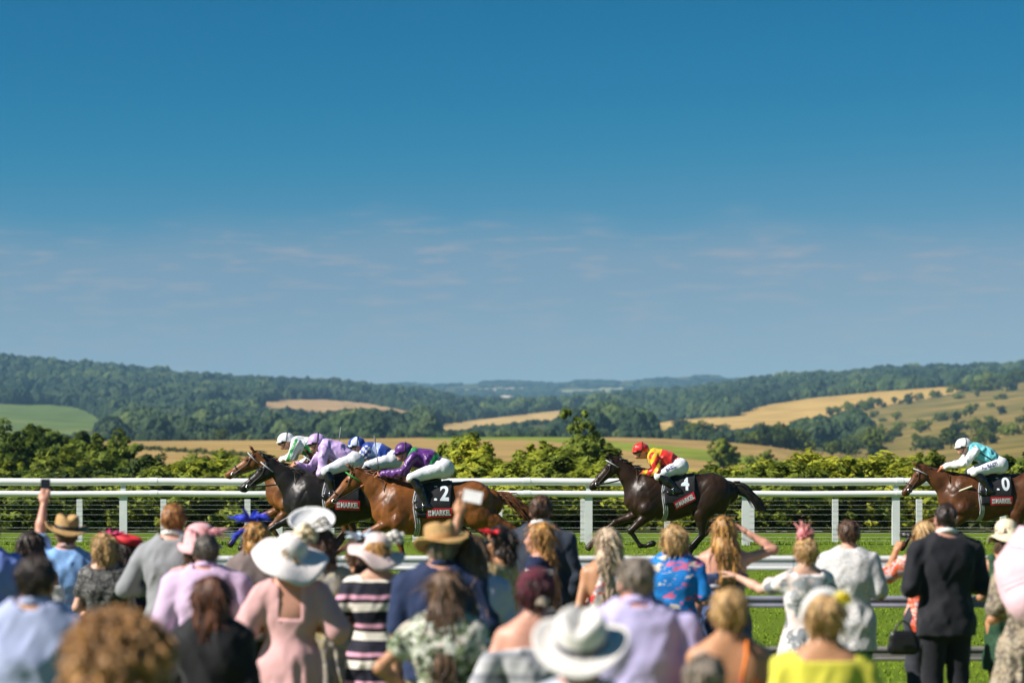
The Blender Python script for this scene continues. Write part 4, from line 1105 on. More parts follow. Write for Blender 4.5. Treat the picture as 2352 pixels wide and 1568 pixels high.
def revolve(prof, n, fn=None):
    """prof: [(r, z)] -> verts, quads; fn(r, z, theta) -> (x, y, z)"""
    V, Q = [], []
    for (r, z) in prof:
        for k in range(n):
            t = 2 * math.pi * k / n
            V.append(fn(r, z, t) if fn else (r * math.cos(t), r * math.sin(t), z))
    for i in range(len(prof) - 1):
        for k in range(n):
            k2 = (k + 1) % n
            Q.append((i * n + k, i * n + k2, (i + 1) * n + k2, (i + 1) * n + k))
    return np.array(V), np.array(Q)[:, ::-1]

def solid(o, t=0.006):
    md = o.modifiers.new('thickness', 'SOLIDIFY'); md.thickness = t; md.offset = -1
    return o

def felt_hat(parent, B, material, band, brim=0.17, crown_h=0.115, crown_r=0.098, sweep=0.03, tilt=(0, 0, 0), off=(0, 0, 0), wav=0.0, sd=0, pinch=True, droop=0.0, elong=1.12, scale=1.0):
    """a hat with pinched crown (or round), ribbon band and shaped brim"""
    zc = crown_h
    prof = [(0.001, zc * 0.88), (crown_r * 0.3, zc * 0.9), (crown_r * 0.55, zc * 0.97), (crown_r * 0.76, zc), (crown_r * 0.9, zc * 0.93), (crown_r * 0.97, zc * 0.7), (crown_r, zc * 0.35), (crown_r * 1.02, 0.0)]
    if not pinch: prof = [(0.001, zc), (crown_r * 0.35, zc * 0.97), (crown_r * 0.65, zc * 0.86), (crown_r * 0.87, zc * 0.65), (crown_r * 0.97, zc * 0.38), (crown_r * 1.02, 0.0)]
    nb = 6
    for i in range(1, nb + 1):
        t = i / nb; prof.append((crown_r * 1.02 + (brim - crown_r * 1.02) * t, -0.002 - droop * t * t))
    rr = random.Random(sd); ph = [rr.uniform(0, 6.3) for _ in range(3)]
    def fn(r, z, t):
        x, y = r * math.cos(t), r * math.sin(t) * elong
        if r > crown_r * 1.03:
            q = (r - crown_r) / (brim - crown_r)
            z += sweep * q * q * (math.cos(2 * t) * 1.0) + wav * q * (math.sin(3 * t + ph[0]) + 0.6 * math.sin(5 * t + ph[1]))
        elif pinch and z > zc * 0.6:
            g = math.exp(-(x / (crown_r * 0.28)) ** 2) * (1 if y > -crown_r else 0.6)
            z -= zc * 0.26 * g * (z / zc)
            fr = max(0, y / crown_r); x *= 1 - 0.28 * fr * fr * (z / zc)
        return (x * scale, y * scale, z * scale)
    V, Q = revolve(prof, 40, fn)
    M = np.array(Matrix.Rotation(tilt[2], 3, 'Z') @ Matrix.Rotation(tilt[1], 3, 'Y') @ Matrix.Rotation(tilt[0], 3, 'X'))
    c = head_pt(B, (off[0], off[1] - 0.005, 0.145 + off[2]))
    V = c + (V @ M.T @ B.R.T) * B.u
    o = solid(link('hat', mesh_np('hat', V, Q), material, parent))
    if band:
        pb = [(crown_r * 1.035, 0.002), (crown_r * 1.03, 0.014), (crown_r * 1.015, 0.03), (crown_r * 1.0, 0.032)]
        V2, Q2 = revolve(pb, 40, lambda r, z, t: (r * math.cos(t) * scale, r * math.sin(t) * elong * scale, z * scale))
        V2 = c + (V2 @ M.T @ B.R.T) * B.u
        link('hat_band', mesh_np('hat_band', V2, Q2), band, o)
    return o

def plume(parent, B, material, n, at, spread, length, width, sd, up=0.8, name='fascinator', curl=0.5):
    """a fascinator: loops and feathers of thin stiff cloth springing from one point of the hair"""
    rr = random.Random(sd); mb = MB()
    base = Vector(head_pt(B, at))
    for i in range(n):
        a = rr.uniform(0, 2 * math.pi); d = Vector((math.cos(a) * spread, math.sin(a) * spread * 0.7, up * rr.uniform(0.35, 1.1))).normalized()
        L = length * rr.uniform(0.55, 1.0); w = width * rr.uniform(0.6, 1.1)
        side = d.cross(Vector((rr.uniform(-1, 1), rr.uniform(-1, 1), rr.uniform(-0.3, 1)))).normalized()
        drop = Vector((rr.uniform(-.4, .4), rr.uniform(-.4, .4), -curl * rr.uniform(0.2, 1.2)))
        vs, fs = [], []; m = 6
        for k in range(m):
            t = k / (m - 1); p = base + d * L * t + drop * L * t * t * 0.7
            ww = w * (math.sin(math.pi * (0.12 + 0.86 * t)) ** 0.8)
            vs += [p - side * ww, p + side * ww]
        fs = [(2 * k, 2 * k + 1, 2 * k + 3, 2 * k + 2) for k in range(m - 1)]
        mb.add(vs, fs)
    mb.tube([base + Vector((0.03 * math.cos(t), 0.03 * math.sin(t), -0.006)) for t in np.linspace(0, 6.28, 12)[:-1]], 0.006, 5, True)
    return solid(mb.build(name, material, parent), 0.0025)

def bloom(parent, B, material, at, r, sd, name='hat_flower', petals=26):
    """a silk flower: rings of cupped petals"""
    rr = random.Random(sd); mb = MB(); c = Vector(head_pt(B, at))
    for i in range(petals):
        el = math.acos(1 - 1.3 * (i + 0.5) / petals); a = i * 2.4
        d = Vector((math.sin(el) * math.cos(a), math.sin(el) * math.sin(a), math.cos(el)))
        s1 = d.cross(Vector((0.3, 0.2, 1))).normalized(); s2 = d.cross(s1)
        q = r * rr.uniform(0.75, 1.1); w = r * 0.42
        p = [c + d * q * 0.3, c + d * q * 0.75 + s1 * w, c + d * q * 1.0 + s2 * w * 0.5 + s1 * w * 0.5, c + d * q * 1.02 - s2 * w * 0.5, c + d * q * 0.78 - s1 * w]
        mb.add(p, [(0, 1, 2), (0, 2, 3), (0, 3, 4)])
    return solid(mb.build(name, material, parent), 0.002)

PEOPLE = {}
SEEN = {}
def person(key, xd, ytop, h, label, top=None, bottom=None, hair='short', hcol='brown', tone='fair', fem=False, face=0.0, head=(0, 0, 0), arms=('down', 'down'), wide=1.0, group='racegoers watching from the rail', collar=None, shoes=True, face_parts=False):
    s = (ytop - HY) / (CAMZ - h); Y = F / s
    gz = ground_z(Y)
    h -= gz
    B = skeleton(h, fem, arms, head, wide)
    v = 0.0145 if Y > 15 else 0.0125
    t = empty('person', ((xd - CX) / s, Y, gz), face)
    tag(t, label, 'person', group)
    sd = abs(hash(key)) % 1000 if False else sum(ord(c) * (i + 3) for i, c in enumerate(key)) % 997
    b = link('body', body_mesh(B, v), SKIN[tone], t)
    if top:
        nm = top.get('name', 'shirt')
        V, Q = garment(B, top, v, sd)
        link(nm, mesh_np(nm, V, Q), top['mat'], t)
        if collar:
            pts = []
            for k in range(14):
                a = 2 * math.pi * k / 14
                pts.append((0.066 * B.u * math.cos(a), -0.008 * B.u + 0.068 * B.u * math.sin(a), (1.545 - 0.022 * math.sin(a)) * B.u))
            m = MB(); m.tube(pts, 0.019 * B.u, 8, True); m.build('collar', collar, t)
    if bottom:
        nm = bottom.get('name', 'trousers')
        V, Q = trousers(B, bottom, v, sd + 5)
        link(nm, mesh_np(nm, V, Q), bottom['mat'], t)
    if hair:
        V, Q = hair_mesh(B, hair, 0.0085 if Y > 15 else 0.007, sd + 9)
        V, Q = add_locks(B, V, Q, hair, sd)
        link('hair', mesh_np('hair', V, Q), HAIR[hcol], t)
    if hair == 'curly':                              # loose ringlets standing out from the mop
        rr = random.Random(sd); m = MB()
        for i in range(620):
            d = Vector((rr.gauss(0, 1), rr.gauss(0, 1), rr.gauss(0.25, 1))).normalized()
            if d.y > 0.55 and d.z < 0.3: continue
            c = Vector(head_pt(B, (d.x * 0.135, -0.02 + d.y * 0.125, 0.11 + d.z * 0.125 - (0.05 if d.z < 0 else 0))))
            e1 = d.cross(Vector((rr.uniform(-1, 1), rr.uniform(-1, 1), 0.4))).normalized(); e2 = d.cross(e1)
            L_, q, ph, tw = rr.uniform(0.04, 0.085), rr.uniform(0.007, 0.014), rr.uniform(0, 6.3), rr.uniform(6, 11)
            m.tube([c + d * L_ * k / 7 + Vector((0, 0, -0.03)) * (k / 7) ** 2 + (e1 * math.cos(ph + tw * k / 7) + e2 * math.sin(ph + tw * k / 7)) * q for k in range(8)], [0.0055] * 6 + [0.0045, 0.002], 4)
        m.build('ringlets', HAIR[hcol], t)
    if shoes:
        for fp in foot_prims(B, 0.007):
            V, Q = skin([fp], 0.016, (), lambda F_, X, Y_, Z: np.maximum(F_, 0.004 - Z))
            link('shoe', mesh_np('shoe', V, Q), SHOE, t)
    if face_parts:
        for sx_ in (-1, 1):
            V, Q = skin([ell(head_pt(B, (sx_ * 0.031, 0.088, 0.089)), np.array((0.0125, 0.0125, 0.0105)) * B.u, B.R, 0.01)], 0.004)
            eye = link('eye', mesh_np('eye', V, Q), EYE_WHITE, t)
            V, Q = skin([ell(head_pt(B, (sx_ * 0.031, 0.0965, 0.089)), np.array((0.006, 0.005, 0.006)) * B.u, B.R, 0.01)], 0.0025)
            link('iris', mesh_np('iris', V, Q), EYE_DARK, eye)
        V, Q = skin([cone(head_pt(B, (-0.02, 0.099, 0.034)), head_pt(B, (0.02, 0.099, 0.034)), 0.005 * B.u, 0.005 * B.u, None, 0.01),
                     cone(head_pt(B, (-0.018, 0.099, 0.024)), head_pt(B, (0.018, 0.099, 0.024)), 0.006 * B.u, 0.006 * B.u, None, 0.01)], 0.004)
        link('lips', mesh_np('lips', V, Q), LIP, t)
    t.matrix_basis                                   # placed by location and rotation only
    B.obj = t; B.s = s; B.Y = Y; B.face = face
    PEOPLE[key] = B
    return B
# ------------------------------------------------------------------ racehorses and jockeys
def coat_mat(name, col, legs, belly=None, rough=0.40):
    """glossy summer coat: mottled, with darker lower legs and muzzle where the animal has them"""
    m, n, l, b = nodes_of(name)
    t = n.new('ShaderNodeTexCoord')
    no = pick(n, l, 'ShaderNodeTexNoise', Scale=3.5, Detail=6.0, Roughness=0.6); l.new(t.outputs['Object'], no.inputs['Vector'])
    c = Vector(col)
    r = ramp(n, [(0.32, tuple(c * 0.48)), (0.68, tuple(c * 1.45))]); l.new(no.outputs['Fac'], r.inputs[0])
    sp = n.new('ShaderNodeSeparateXYZ'); l.new(t.outputs['Object'], sp.inputs[0])
    ad = n.new('ShaderNodeMath'); ad.operation = 'MULTIPLY_ADD'; ad.inputs[1].default_value = 0.25
    l.new(no.outputs['Fac'], ad.inputs[0]); l.new(sp.outputs['Z'], ad.inputs[2])
    mr = pick(n, l, 'ShaderNodeMapRange'); mr.inputs['From Min'].default_value = 0.62; mr.inputs['From Max'].default_value = 0.86
    l.new(ad.outputs[0], mr.inputs['Value'])
    mxn = n.new('ShaderNodeMix'); mxn.data_type = 'RGBA'; mxn.inputs[6].default_value = (*legs, 1)
    l.new(mr.outputs[0], mxn.inputs[0]); l.new(r.outputs[0], mxn.inputs[7])
    l.new(mxn.outputs[2], b.inputs['Base Color'])
    b.inputs['Roughness'].default_value = rough; b.inputs['Specular IOR Level'].default_value = 0.27
    b.inputs['Coat Weight'].default_value = 0.0; b.inputs['Coat Roughness'].default_value = 0.25
    n2 = pick(n, l, 'ShaderNodeTexNoise', Scale=9.0, Detail=3.0); n2.inputs['Distortion'].default_value = 1.2
    mp2 = pick(n, l, 'ShaderNodeMapping', Scale=(1.0, 1.0, 0.55)); mp2.inputs['Rotation'].default_value = (0, 0.6, 0)
    l.new(t.outputs['Object'], mp2.inputs[0]); l.new(mp2.outputs[0], n2.inputs['Vector'])
    bn = pick(n, l, 'ShaderNodeBump', Strength=0.14, Distance=0.05); l.new(n2.outputs['Fac'], bn.inputs['Height']); l.new(bn.outputs[0], b.inputs['Normal'])
    return m

leather = mat('dark_leather', (0.016, 0.012, 0.010), 0.35, 0.2)
rein_rubber = mat('orange_rein_rubber', (0.42, 0.11, 0.03), 0.55, 0.15)
steel = mat('bit_steel', (0.6, 0.6, 0.62), 0.2, 0.05, metallic=1.0)
cloth_black = FBk = fabric('saddle_cloth_black', [(0.012, 0.012, 0.016)])
num_white = mat('number_white', (0.62, 0.68, 0.74), 0.6, 0.04)
spon_red = mat('sponsor_red', (0.56, 0.012, 0.022), 0.55, 0.05)
hair_black = hairmat('horsehair_black', (0.022, 0.018, 0.016)); hair_chest = hairmat('horsehair_chestnut', (0.20, 0.075, 0.025))
KK = 0.001539
def p5(zx, zy): return ((1000 - zx) * KK, (1453 - zy) * KK)

# trunk: centre line, half depth, half-width factor (metres, from the galloping side view)
TR = [(*p5(615, 745), 0.205, 0.80), (*p5(760, 712), 0.395, 0.62), (*p5(1000, 726), 0.390, 0.68), (*p5(1250, 688), 0.345, 0.74), (*p5(1475, 655), 0.320, 0.80), (*p5(1640, 665), 0.215, 0.92)]

GATHER = dict(   # hind legs reaching under the body, near fore folded, far fore stretched
    fore_near=[p5(760, 900), p5(552, 1095), p5(662, 1262), p5(728, 1262), p5(800, 1236)],
    fore_far=[p5(700, 890), p5(385, 1005), p5(200, 1140), p5(140, 1215), p5(85, 1290)],
    hind_near=[p5(1400, 800), p5(1345, 905), p5(1362, 1128), p5(1225, 1272), p5(1165, 1345), p5(1120, 1428)],
    hind_far=[p5(1420, 800), p5(1380, 905), p5(1410, 1120), p5(1290, 1270), p5(1235, 1345), p5(1195, 1428)])
def p2(zx, zy): return ((1096 - zx) * 0.001508, (1491 - zy) * 0.001508)
EXTEND = dict(   # near fore stretched ahead, far fore upright under the chest, hind legs thrust out behind
    fore_near=[p2(790, 870), p2(520, 985), p2(285, 1140), p2(215, 1180), p2(150, 1225)],
    fore_far=[p2(800, 900), p2(850, 1085), p2(900, 1290), p2(890, 1370), p2(850, 1470)],
    hind_near=[p2(1640, 800), p2(1780, 870), p2(2085, 1000), p2(2290, 1140), p2(2350, 1200), p2(2440, 1235)],
    hind_far=[p2(1640, 800), p2(1740, 880), p2(2010, 1040), p2(2180, 1210), p2(2230, 1280), p2(2310, 1330)])

def trunk_at(x):
    T = sorted(TR); xs = [q[0] for q in T]
    return tuple(float(np.interp(x, xs, [q[i] for q in T])) for i in (1, 2, 3))

def text_mesh(s, size, bold=0.0):
    cu = bpy.data.curves.new('lettering', 'FONT'); cu.body = s; cu.size = size; cu.offset = bold
    cu.align_x = 'CENTER'; cu.align_y = 'CENTER'
    o = bpy.data.objects.new('lettering', cu); COL.objects.link(o)
    dg = bpy.context.evaluated_depsgraph_get()
    me = bpy.data.meshes.new_from_object(o.evaluated_get(dg))
    bpy.data.objects.remove(o); bpy.data.curves.remove(cu)
    return me

def racehorse(key, xd, Y, dz, nose, poll, legs, col, legcol, hairm, label, number, panel_rot=0.0, seed=1, lift_trunk=0.0, mane_wild=0.4, shadow_roll=None, breast=None, tailup=0.0):
    gz = ground_z(Y)
    root = empty('racehorse', ((xd - CX) * Y / F, Y, gz), math.pi)
    tag(root, label, 'horse', 'racehorses galloping past')
    Yx = (0, 1, 0)
    A = lambda p, y=0.0: np.array((p[0], y, p[1] + dz))
    P = []
    for a, b in zip(TR, TR[1:]):
        P.append(cone(A(a), A(b), a[2], b[2], (Yx, (a[3] + b[3]) / 2), 0.05))
    nose, poll = np.array(nose), np.array(poll)
    # neck: deep at the shoulder, narrowing to the throat
    wth = np.array(p5(720, 640)); hd = nose - poll; hd = hd / np.linalg.norm(hd); hn = np.array((hd[1], -hd[0])); 
    if hn[1] > 0: hn = -hn                                   # towards the jaw
    thr = poll + hd * 0.04 + hn * 0.12
    mid = wth * 0.45 + thr * 0.55 + np.array((0, 0.01))
    P += [cone(A(wth), A(mid), 0.275, 0.165, (Yx, 0.52), 0.06), cone(A(mid), A(thr), 0.165, 0.118, (Yx, 0.58), 0.05)]
    P += [cone(A(wth + (0.12, -0.12)), A(mid + (0.03, -0.03)), 0.20, 0.13, (Yx, 0.6), 0.06)]
    # head: skull, cheek, tapering face, muzzle, chin
    L = np.linalg.norm(nose - poll)
    hp = lambda t, o, y=0.0: A(poll + hd * L * t + hn * o, y)
    P += [cone(hp(0.04, 0.095), hp(0.36, 0.115), 0.095, 0.105, (Yx, 0.72), 0.04), cone(hp(0.36, 0.105), hp(0.86, 0.072), 0.100, 0.062, (Yx, 0.72), 0.03),
          cone(hp(0.86, 0.068), hp(0.95, 0.062), 0.062, 0.056, (Yx, 0.95), 0.03), cone(hp(0.84, 0.105), hp(0.93, 0.112), 0.036, 0.032, (Yx, 1.0), 0.02)]
    for s in (-1, 1):
        P += [ell(hp(0.24, 0.15, s * 0.055), (0.085, 0.035, 0.09), None, 0.03), ell(hp(0.30, 0.045, s * 0.066), (0.035, 0.018, 0.028), None, 0.02),
              cone(hp(0.93, 0.035, s * 0.035), hp(0.96, 0.045, s * 0.035), 0.022, 0.020, None, 0.012)]
        b0 = poll + hd * 0.02 + hn * 0.03
        P += [cone(A(b0, s * 0.045), A(b0 - hn * 0.10 - hd * 0.00, s * 0.062), 0.026, 0.028, ((1, 0, 0), 0.7), 0.015), cone(A(b0 - hn * 0.10, s * 0.062), A(b0 - hn * 0.175 + hd * 0.0, s * 0.058), 0.028, 0.006, ((1, 0, 0), 0.7), 0.01)]
    subs = [ell(hp(0.965, 0.043, s * 0.056), (0.016, 0.014, 0.013), None, 0.01) for s in (-1, 1)]
    # shoulder, quarters and leg muscles
    for s, f, h in ((1, legs['fore_near'], legs['hind_near']), (-1, legs['fore_far'], legs['hind_far'])):
        y = 0.135 * s
        P += [ell(A(p5(700, 700), 0.175 * s), (0.15, 0.085, 0.30), rotm(0, -0.45, 0), 0.03), ell(A(p5(800, 830), 0.17 * s), (0.16, 0.085, 0.15), None, 0.03),
              ell(A(p5(1480, 640), 0.165 * s), (0.30, 0.12, 0.24), rotm(0, 0.3, 0), 0.05), ell(A(p5(1560, 740), 0.15 * s), (0.17, 0.12, 0.26), None, 0.05)]
        e, k, ft, ps, hf = [A(q, y) for q in f]
        P += [cone(A(p5(740, 850), 0.15 * s), e, 0.17, 0.125, None, 0.05), cone(e, e + (k - e) * 0.45, 0.118, 0.082, None, 0.03), cone(e + (k - e) * 0.45, k, 0.082, 0.048, None, 0.03),
              ell(k, (0.056, 0.05, 0.062), None, 0.025), cone(k, ft, 0.043, 0.033, None, 0.02), ell(ft, (0.044, 0.04, 0.046), None, 0.02), cone(ft, ps, 0.036, 0.033, None, 0.02)]
        d = (hf - ps); P += [cone(ps, ps + d * 0.55, 0.035, 0.048, None, 0.015), cone(ps + d * 0.55, hf, 0.048, 0.058, None, 0.012)]
        hj, st, hk, ft, ps, hf = [A(q, y * (1.0 if i > 1 else 1.15)) for i, q in enumerate(h)]
        gm = st + (hk - st) * 0.45
        P += [cone(A(p5(1490, 690), 0.15 * s), hj, 0.27, 0.215, (Yx, 0.6), 0.05), cone(hj, st, 0.215, 0.150, (Yx, 0.68), 0.05), cone(st, gm, 0.135, 0.092, (Yx, 0.85), 0.04), cone(gm, hk, 0.092, 0.050, None, 0.03),
              ell(hk, (0.060, 0.05, 0.066), None, 0.025), cone(hk, ft, 0.046, 0.036, None, 0.02), ell(ft, (0.046, 0.042, 0.048), None, 0.02), cone(ft, ps, 0.037, 0.034, None, 0.02)]
        d = (hf - ps); P += [cone(ps, ps + d * 0.55, 0.036, 0.050, None, 0.015), cone(ps + d * 0.55, hf, 0.050, 0.060, None, 0.012)]
    def post(F_, X, Y_, Z):
        i = np.nonzero(np.abs(F_) < 0.05)
        x = np.broadcast_to(X, F_.shape)[i]; y = np.broadcast_to(Y_, F_.shape)[i]; z = np.broadcast_to(Z, F_.shape)[i]
        w = np.clip((z - dz - 0.62) / 0.3, 0, 1) * np.clip((1.0 - x) / 0.3, 0.25, 1)
        rg = 1 - np.abs(vnoise(x * 6.5 + z * 5, y * 4, z * 5 - x * 4, seed)) * 1.6          # creases between the muscles
        rf = 1 - np.abs(vnoise(x * 13 + z * 10, y * 8, z * 8 - x * 7, seed + 1)) * 1.6
        F_ = F_.copy(); F_[i] += w * (0.009 * np.clip(rg, -0.3, 1) ** 2 + 0.0025 * np.clip(rf, -0.3, 1) ** 2)
        return F_
    V, Q = skin(P, 0.0165, subs, post)
    coat = coat_mat('coat_' + key, col, legcol)
    link('body', mesh_np('body', V, Q), coat, root)
    for s in (-1, 1):
        V, Q = skin([ell(hp(0.30, 0.052, s * 0.079), (0.019, 0.010, 0.015), None, 0.01)], 0.005)
        link('eye', mesh_np('eye', V, Q), EYE_DARK, root)
    # mane: locks along the crest streaming back
    rr = random.Random(seed); mb = MB()
    cw = wth + np.array((-0.06, 0.255)); cm = mid + np.array((-0.06, 0.15)); cp = poll + hd * 0.03 - hn * 0.005
    for i in range(150):
        t = rr.random(); q = (cp * (1 - t) ** 2 + 2 * cm * t * (1 - t) + cw * t * t)
        b0 = A(q, rr.uniform(-0.02, 0.025)) - np.array((0, 0, 0.03)); Lk = rr.uniform(0.09, 0.20)
        d = np.array((-1.0, rr.uniform(-0.2, 0.5), rr.uniform(-0.5, 0.05 + mane_wild * 0.9))); d /= np.linalg.norm(d)
        pts = [b0, b0 + d * Lk * 0.5 + np.array((0, 0, 0.02)), b0 + d * Lk + np.array((0, 0, -0.02 * rr.random()))]
        mb.tube(pts, [0.016, 0.012, 0.003], 5)
    for i in range(14):
        b0 = A(poll + hd * 0.05 - hn * 0.01, rr.uniform(-0.02, 0.02)); d = np.array((0.3, rr.uniform(-.5, .5), -0.6)) if mane_wild < 0.6 else np.array((-0.3, rr.uniform(-.4, .4), 0.7))
        mb.tube([b0, b0 + d * 0.06, b0 + d * 0.14], [0.010, 0.008, 0.002], 5)
    mb.build('mane', hairm, root)
    # tail: a thick dock of strands carried out behind
    mb = MB(); dock = A(p5(1705, 600))
    for i in range(170):
        c_ = rr.gauss(0, 1); Lt = rr.uniform(0.55, 1.0)
        pts = []; sprd = rr.gauss(0, 0.055); sl = rr.gauss(0, 0.05); kink = rr.gauss(0, 0.03)
        for k in range(6):
            t = k / 5
            pts.append(dock + np.array((0.04 - Lt * 0.72 * t * (1 - 0.10 * t), sl * t + rr.gauss(0, .006), -Lt * (0.30 - tailup) * t - Lt * 0.20 * t * t + 0.09 * math.sin(t * 2.6) + sprd * t + kink * math.sin(t * 5))))
        mb.tube(pts, [0.024, 0.021, 0.017, 0.012, 0.007, 0.002], 4)
    mb.tube([dock + (0.10, 0, 0.02), dock + (-0.02, 0, 0.03), dock + (-0.16, 0, 0.03), dock + (-0.30, 0, -0.03)], [0.05, 0.05, 0.042, 0.02], 8)
    mb.build('tail', hairm, root)
    # bridle
    def ring(t, grow_, r, nm, material, lean=0.0):
        m = MB(); cen = hp(t, 0.075 if t > 0.5 else 0.09)
        R0 = {True: 0.085, False: 0.125}[t > 0.5] + grow_
        dv = np.array((hd[0], 0, hd[1])); nv = np.array((hn[0], 0, hn[1]))
        m.tube([cen + nv * R0 * math.cos(a) + np.array((0, 1, 0)) * R0 * 0.78 * math.sin(a) + dv * lean * math.cos(a) for a in np.linspace(0, 2 * math.pi, 20)[:-1]], r, 6, True)
        m.build(nm, material, root)
    ring(0.66, 0.004, 0.011 if not shadow_roll else 0.022, 'noseband', shadow_roll or leather)
    ring(0.14, 0.012, 0.010, 'browband', mat('browband_' + key, {'chestnut': (0.03, 0.42, 0.06)}.get(key, (0.5, 0.5, 0.52)), 0.5), -0.02)
    m = MB()
    for s in (-1, 1):
        m.tube([hp(0.06, 0.02, s * 0.085), hp(0.35, 0.11, s * 0.092), hp(0.62, 0.105, s * 0.078), hp(0.80, 0.105, s * 0.060)], 0.008, 6)
        m.tube([hp(0.06, 0.02, s * 0.085), hp(0.22, 0.20, s * 0.06), hp(0.28, 0.25, 0)], 0.007, 6)
    m.build('cheekpiece', leather, root)
    for s in (-1, 1):
        m = MB(); c0 = hp(0.80, 0.105, s * 0.062)
        m.tube([c0 + np.array((math.cos(a) * 0.038, 0, math.sin(a) * 0.038)) for a in np.linspace(0, 2 * math.pi, 14)[:-1]], 0.006, 5, True)
        m.build('bit_ring', steel, root)
    # saddle cloth draped over the back, with number and sponsor panel
    def drape(x, arc, off):
        zc, r, fl = trunk_at(x); th = arc / (r * 0.82)
        fl2 = fl * 1.06
        return np.array((x, (r * fl2 + off) * math.sin(th), zc + dz + (r + off) * math.cos(th)))
    nx_, na_ = 14, 26; V = []; Q = []
    x0_, x1_ = -0.42, 0.12
    for i in range(nx_):
        for j in range(na_):
            a = (j / (na_ - 1) * 2 - 1) * 0.60
            V.append(drape(x0_ + (x1_ - x0_) * i / (nx_ - 1) - 0.12 * abs(a) * 0.2, a, 0.022 + 0.004 * math.sin(i * 1.7 + j)))
    for i in range(nx_ - 1):
        for j in range(na_ - 1): Q.append((i * na_ + j, i * na_ + j + 1, (i + 1) * na_ + j + 1, (i + 1) * na_ + j))
    sc = solid(link('saddle_cloth', mesh_np('saddle_cloth', np.array(V), np.array(Q)), cloth_black, root), 0.006)
    def lay(me, cx, ca, off, rot=0.0, side=1):
        co = np.empty(len(me.vertices) * 3); me.vertices.foreach_get('co', co); co = co.reshape(-1, 3)
        c_, s_ = math.cos(rot), math.sin(rot)
        for v_, (tx, ty, tz) in zip(me.vertices, co):
            rx, ry = tx * c_ - ty * s_, tx * s_ + ty * c_
            q = drape(cx - side * rx, side * (ca - ry), off); v_.co = q
        me.update()
        return me
    if number:
        link('number', lay(text_mesh(number, 0.27, 0.009), -0.25, 0.30, 0.034), num_white, sc)
        g = []; ga = []
        for i in range(9):
            for j in range(3): g.append(((i / 8 - 0.5) * 0.38, (j / 2 - 0.5) * 0.115, 0))
        for i in range(8):
            for j in range(2): ga.append((i * 3 + j, (i + 1) * 3 + j, (i + 1) * 3 + j + 1, i * 3 + j + 1))
        pm = mesh_np('sponsor_panel', np.array(g), np.array(ga)); link('sponsor_panel', lay(pm, -0.24, 0.53, 0.033, panel_rot), spon_red, sc)
        tm = text_mesh('MARKEL', 0.088, 0.004)
        for v_ in tm.vertices: v_.co.x = v_.co.x * 0.86 + 0.032
        link('sponsor_lettering', lay(tm, -0.24, 0.53, 0.038, panel_rot), num_white, sc)
        m = MB(); 
        for bx, by in ((-0.157, 0.018), (-0.131, 0.018), (-0.157, -0.018), (-0.131, -0.018)): m.add([(bx - 0.011, by - 0.014, 0), (bx + 0.011, by - 0.014, 0), (bx + 0.011, by + 0.014, 0), (bx - 0.011, by + 0.014, 0)], [(0, 1, 2, 3)])
        o = m.build('sponsor_mark', num_white, sc); lay(o.data, -0.24, 0.53, 0.038, panel_rot)
    # saddle, girth, stirrup leathers and irons
    zc, r, fl = trunk_at(-0.05); top = zc + r + dz
    V, Q = skin([cone((0.10, 0, top + 0.035), (-0.02, 0, top + 0.02), 0.05, 0.055, (Yx, 1.6), 0.05), cone((-0.02, 0, top + 0.02), (-0.22, 0, top + 0.045), 0.055, 0.045, (Yx, 2.0), 0.05)] +
                [cone((0.08, s * 0.10, top), (0.10, s * 0.27, top - 0.28), 0.06, 0.05, (Yx, 0.5), 0.05) for s in (-1, 1)], 0.016)
    sd_ = link('saddle', mesh_np('saddle', V, Q), leather, root)
    m = MB(); ring_ = []
    for k in range(25):
        ring_.append(drape(0.10 - 0.02 * math.sin(k), (k / 24 * 2 - 1) * 1.06 * 0.95, 0.014))
    for dx in (-0.03, 0.0, 0.03): m.tube([q + np.array((dx, 0, 0)) for q in ring_], 0.014, 5)
    m.build('girth', fabric('girth_web', [(0.34, 0.36, 0.38)]), root)
    if breast:
        m = MB(); a_, b_ = A(p5(590, 720)), A(p5(850, 560))
        for s in (-1, 1): m.tube([a_ + (0.06, 0, 0), a_ + (-0.02, s * 0.16, 0.02), A(p5(700, 640), s * 0.25), A(p5(830, 590), s * 0.275)], 0.016, 6)
        m.build('breast_girth', breast, root)
    m = MB(); m.tube([A(mid + hn * 0.0 + np.array((-0.12, 0.10)), 0.10), A(p5(640, 700), 0.19), A(p5(610, 790), 0.10), A(p5(590, 800), 0)], 0.007, 5); m.build('martingale', leather, root)
    return root, dict(hp=hp, dz=dz, A=A, key=key)

